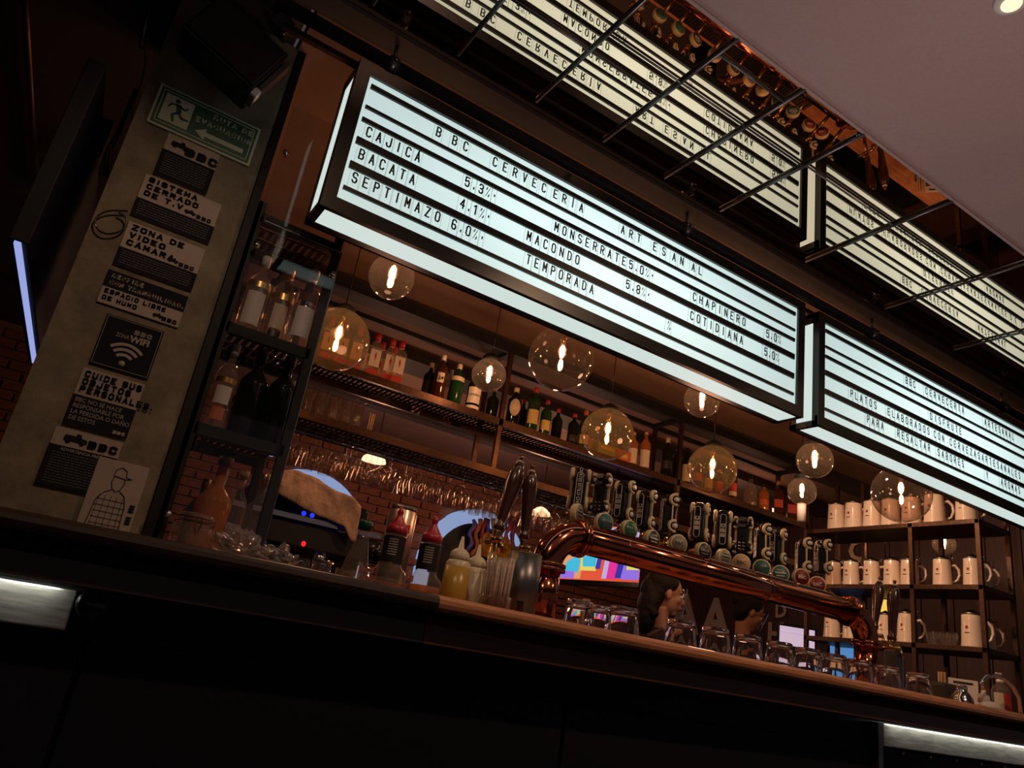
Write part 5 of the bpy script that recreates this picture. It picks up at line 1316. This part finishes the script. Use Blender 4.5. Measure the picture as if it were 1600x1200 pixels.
x = onbar(1527, 1065, 2.42); s = thing('menu_card', 'small printed card with blue figure standing at the right end of the bar', 'card', (x, 2.5, ZC), (0, 0, -.9))
MB().box((0, 0, .085), (.15, .004, .17)).obj('card', 'labw', s); MB().prism([(-.07, -.003, .03), (.02, -.003, .03), (.04, -.003, .07), (-.01, -.003, .115), (-.07, -.003, .12)], (0, .001, 0)).obj('picture', mat('card_blue', (.06, .10, .16), .5), s)
MB().box((.0, -.003, .15), (.10, .001, .012)).obj('print', 'letter', s); MB().box((.02, -.003, .015), (.05, .001, .03)).obj('red_patch', 'redlab', s)
x = onbar(1540, 1085, 2.3); s = thing('soap_dispenser', 'white rounded lying dispenser with short pump beside the shaker', 'dispenser', (x, 2.28, ZC))
MB().ball((0, 0, .030), 1, 22, (.075, .05, .032)).obj('body', 'white', s); MB().lathe([(.03, .05), (.028, .085), (.012, .10), (.012, .115), (0, .116)], (-.02, .02, 0), 18).obj('pump', 'white', s)
x = onbar(1568, 1060, 2.3); s = thing('sanitiser_bottle', 'clear hand gel bottle with white pump and red label at far right', 'bottle', (x, 2.32, ZC))
MB().lathe([(.044, 0), (.048, .006), (.048, .13), (.038, .155), (.016, .168), (.016, .18)], n=26).obj('body', 'spirit', s)
MB().lathe([(.019, .172), (.019, .190), (.007, .194), (.007, .215), (.012, .218), (.012, .226), (0, .228)], n=18).box((-.018, 0, .222), (.035, .010, .008)).obj('pump', 'white', s)
mb = MB(); arc_patch(mb, .0486, .02, .12, .5, 8); mb.obj('label', 'redlab', s, (0, 0, 0), (0, 0, -.3)); mb = MB(); arc_patch(mb, .0486, .02, .12, .5, 8); mb.obj('label', 'squeeze', s, (0, 0, 0), (0, 0, -1.35))
P = [A(c, Y=2.2) for c in ((1536, 1078), (1534, 1066), (1540, 1058), (1553, 1056), (1568, 1060), (1582, 1072), (1592, 1090), (1594, 1112))]
o0 = Vector((P[-1].x, 2.2, ZC)); s = thing('tap_spout', 'curved chrome tap spout at the far right end of the bar', 'faucet', o0)
MB().tube([p - o0 for p in P[:-1]] + [(P[-2].x - o0.x + .01, 0, 0)], .010, 14).obj('spout', 'chrome', s); MB().lathe([(.022, 0), (.022, .012), (.012, .018)], (P[-2].x - o0.x + .01, 0, 0), 18).obj('base', 'chrome', s)

# ------------------------------------------------------------------ bartenders
def remeshed(mb, name, m, par, vox, smooth=6, loc=(0, 0, 0)):
    me = mb.mesh(name, m); o = link(name, me, None, (0, 0, 0))
    r = o.modifiers.new('r', 'REMESH'); r.mode = 'VOXEL'; r.voxel_size = vox; r.use_smooth_shade = True
    sm = o.modifiers.new('s', 'SMOOTH'); sm.iterations = smooth; sm.factor = .5
    dg = bpy.context.evaluated_depsgraph_get()
    m2 = bpy.data.meshes.new_from_object(o.evaluated_get(dg)); bpy.data.objects.remove(o)
    for p in m2.polygons: p.use_smooth = True
    m2.materials.clear(); m2.materials.append(M[m]); m2.name = name
    return link(name, m2, par, loc)
def person(label, loc, rot, hz, nod, bun, lean=.0):
    """local +X is where the figure faces; hz height of head centre"""
    t = thing('person', label, 'person', loc, (0, 0, rot))
    hip = .92 * hz / 1.5 * .93; sh = hz - .27; hx = lean
    H = Matrix.Translation((hx, 0, hz)) @ Euler((0, nod, 0)).to_matrix().to_4x4()
    hp = lambda x, y, z: tuple(H @ Vector((x, y, z)))
    b = MB()
    b.ball((.0, 0, hip), 1, 18, (.115, .155, .12)); b.ball((hx * .2, 0, hip + .17), 1, 18, (.095, .125, .17)); b.ball((hx * .55, 0, sh - .10), 1, 18, (.105, .155, .19)); b.ball((hx * .6, 0, sh), 1, 16, (.075, .185, .06))
    b.cyl((hx * .65, 0, sh - .02), hp(-.02, 0, -.08), .062, .050, n=14)
    b.ball(hp(-.010, 0, .035), 1, 20, (.098, .074, .088), (0, nod, 0)); b.ball(hp(.028, 0, -.025), 1, 18, (.066, .058, .082), (0, nod, 0))
    b.ball(hp(.055, 0, -.088), 1, 12, (.028, .030, .024), (0, nod, 0)); b.ball(hp(.078, 0, .026), 1, 12, (.018, .045, .014), (0, nod, 0))
    b.cyl(hp(.085, 0, .018), hp(.112, 0, -.022), .008, .014, n=10); b.ball(hp(.108, 0, -.024), .014, 10)
    b.ball(hp(.092, 0, -.052), 1, 10, (.012, .026, .008), (0, nod, 0)); b.ball(hp(.090, 0, -.064), 1, 10, (.011, .022, .008), (0, nod, 0))
    for s_ in (-1, 1):
        b.ball(hp(-.004, s_ * .076, -.005), 1, 12, (.017, .010, .030), (0, nod, s_ * .3)); b.ball(hp(.062, s_ * .034, -.018), 1, 10, (.025, .024, .026))
        S = Vector((hx * .6, s_ * .175, sh)); E_ = S + Vector((.03, s_ * .03, -.27)); W_ = E_ + Vector((.20, -s_ * .04, -.13))
        b.ball(S, .052, 12); b.cyl(S, E_, .047, .036, n=12).ball(E_, .037, 12).cyl(E_, W_, .036, .024, n=12)
        b.ball(W_ + Vector((.045, 0, -.02)), 1, 12, (.048, .034, .016), (0, .35, 0))
        for k in range(4):
            y = s_ * (-.026 + .0175 * k); f0 = W_ + Vector((.075, y, -.03)); ln = (.034, .040, .042, .036)[k] if s_ > 0 else (.036, .042, .040, .034)[k]
            f1 = f0 + Vector((ln, 0, -.014)); f2 = f1 + Vector((ln * .5, 0, -.026))
            b.cyl(f0, f1, .0082, .0075, n=8).ball(f1, .0076, 8).cyl(f1, f2, .0075, .0062, n=8).ball(f2, .0063, 8)
        th0 = W_ + Vector((.015, -s_ * .028, -.015)); th1 = th0 + Vector((.035, -s_ * .022, -.012)); th2 = th1 + Vector((.026, -s_ * .002, -.014))
        b.cyl(th0, th1, .011, .009, n=8).ball(th1, .009, 8).cyl(th1, th2, .009, .007, n=8).ball(th2, .007, 8)
        Hp = Vector((0, s_ * .085, hip - .03)); K = Vector((.02, s_ * .09, hip * .52)); F_ = Vector((-.01, s_ * .095, .07))
        b.cyl(Hp, K, .085, .055, n=14).ball(K, .056, 12).cyl(K, F_, .052, .034, n=12); b.ball((.05, s_ * .095, .04), 1, 14, (.125, .042, .042))
    body = remeshed(b, 'body', 'skin', t, .0055, 4)
    # eyes, brows, mouth
    for s_ in (-1, 1):
        MB().ball(hp(.082, s_ * .031, .004), .0105, 12).obj('eye', 'labw', t); MB().ball(hp(.090, s_ * .031, .003), .006, 8).obj('pupil', 'rubber', t)
        MB().cyl(hp(.089, s_ * .014, .026), hp(.076, s_ * .050, .026), .004, .0025, n=6).obj('eyebrow', 'hair', t)
    MB().ball(hp(.098, 0, -.058), 1, 10, (.010, .024, .009), (0, nod, 0)).obj('lips', mat('lips', (.30, .07, .06), .4), t)
    # shirt
    c = MB()
    c.ball((0, 0, hip + .02), 1, 18, (.128, .168, .14)); c.ball((hx * .2, 0, hip + .17), 1, 18, (.112, .142, .18)); c.ball((hx * .55, 0, sh - .10), 1, 18, (.120, .168, .195)); c.ball((hx * .6, 0, sh + .003), 1, 16, (.086, .198, .066))
    c.cyl((hx * .62, 0, sh), (hx * .72, 0, sh + .055), .082, .066, n=16)
    for s_ in (-1, 1):
        S = Vector((hx * .6, s_ * .175, sh)); E_ = S + Vector((.03, s_ * .03, -.27))
        c.ball(S, .064, 12); c.cyl(S, S + (E_ - S) * .93, .061, .052, n=14)
    remeshed(c, 'shirt', 'shirt', t, .009, 5)
    c = MB()
    for s_ in (-1, 1):
        Hp = Vector((0, s_ * .085, hip)); K = Vector((.02, s_ * .09, hip * .52)); F_ = Vector((-.01, s_ * .095, .07))
        c.cyl(Hp, K, .098, .070, n=14).ball(K, .070, 12).cyl(K, F_, .068, .058, n=12)
    c.ball((.0, 0, hip - .02), 1, 18, (.128, .168, .13))
    remeshed(c, 'trousers', 'shirt', t, .011, 4)
    h = MB()
    h.ball(hp(-.026, 0, .052), 1, 20, (.100, .086, .088), (0, nod + .15, 0)); h.ball(hp(-.060, 0, -.005), 1, 16, (.060, .080, .085), (0, nod, 0))
    if bun:
        h.ball(hp(-.125, 0, .035), .040, 12)
    else:
        h.ball(hp(-.085, 0, -.07), 1, 16, (.062, .092, .11), (0, nod, 0)); h.ball(hp(-.085, 0, -.16), 1, 14, (.052, .085, .09))
        h.ball(hp(-.10, 0, .0), 1, 12, (.05, .06, .07))
        for k in range(9): h.ball(hp(-.09 + .02 * math.sin(k * 2), .085 * math.cos(k * .8), -.05 - .02 * k), .028, 8)
    remeshed(h, 'hair', 'hair', t, .006, 3)
    # clear face visor: headband arms and pane
    v = MB(); v.tube([hp(-.09 + .19 * (1 - math.cos(a_)) * .5 + .0, .088 * math.cos(a_ - PI / 2) * 1.0 if False else .086 * math.sin(a_), .055) for a_ in [PI * k / 12 for k in range(13)]], .0035, 6)
    v.tube([hp(.100 - .0, -.0, .055), hp(.100, -.0, .05)], .003, 6)
    v.obj('visor_band', 'white', t)
    pv = MB(); rows = []
    for zz in (.06, -.10):
        rows.append([pv.bm.verts.new(hp(.015 + .105 * math.cos(a_), .100 * math.sin(a_), zz)) for a_ in [-1.35 + 2.7 * k / 12 for k in range(13)]])
    for k in range(12): pv.bm.faces.new((rows[0][k], rows[0][k + 1], rows[1][k + 1], rows[1][k])).smooth = True
    pv.obj('visor_pane', 'pane', t)
    if not bun:
        for s_ in (-1, 1): MB().tube([(hx * .55 + .095, s_ * .08, sh - .10), (hx * .6 + .07, s_ * .085, sh + .03), (hx * .6 - .01, s_ * .085, sh + .072), (hx * .55 - .08, s_ * .08, sh + .02)], .013, 8).obj('apron_strap', 'strap', t)
    return t
q1 = A((1024, 926), Y=3.3); q2 = A((1150, 955), Y=3.95)
person('person with long dark hair and clear visor in black, facing right behind the pipe', (q1.x, 3.3, 0), -.42, q1.z, .12, False, .06)
person('person with dark hair tied in a bun, black top and visor, looking down', (q2.x, 3.95, 0), -.50, q2.z, .42, True, .10)
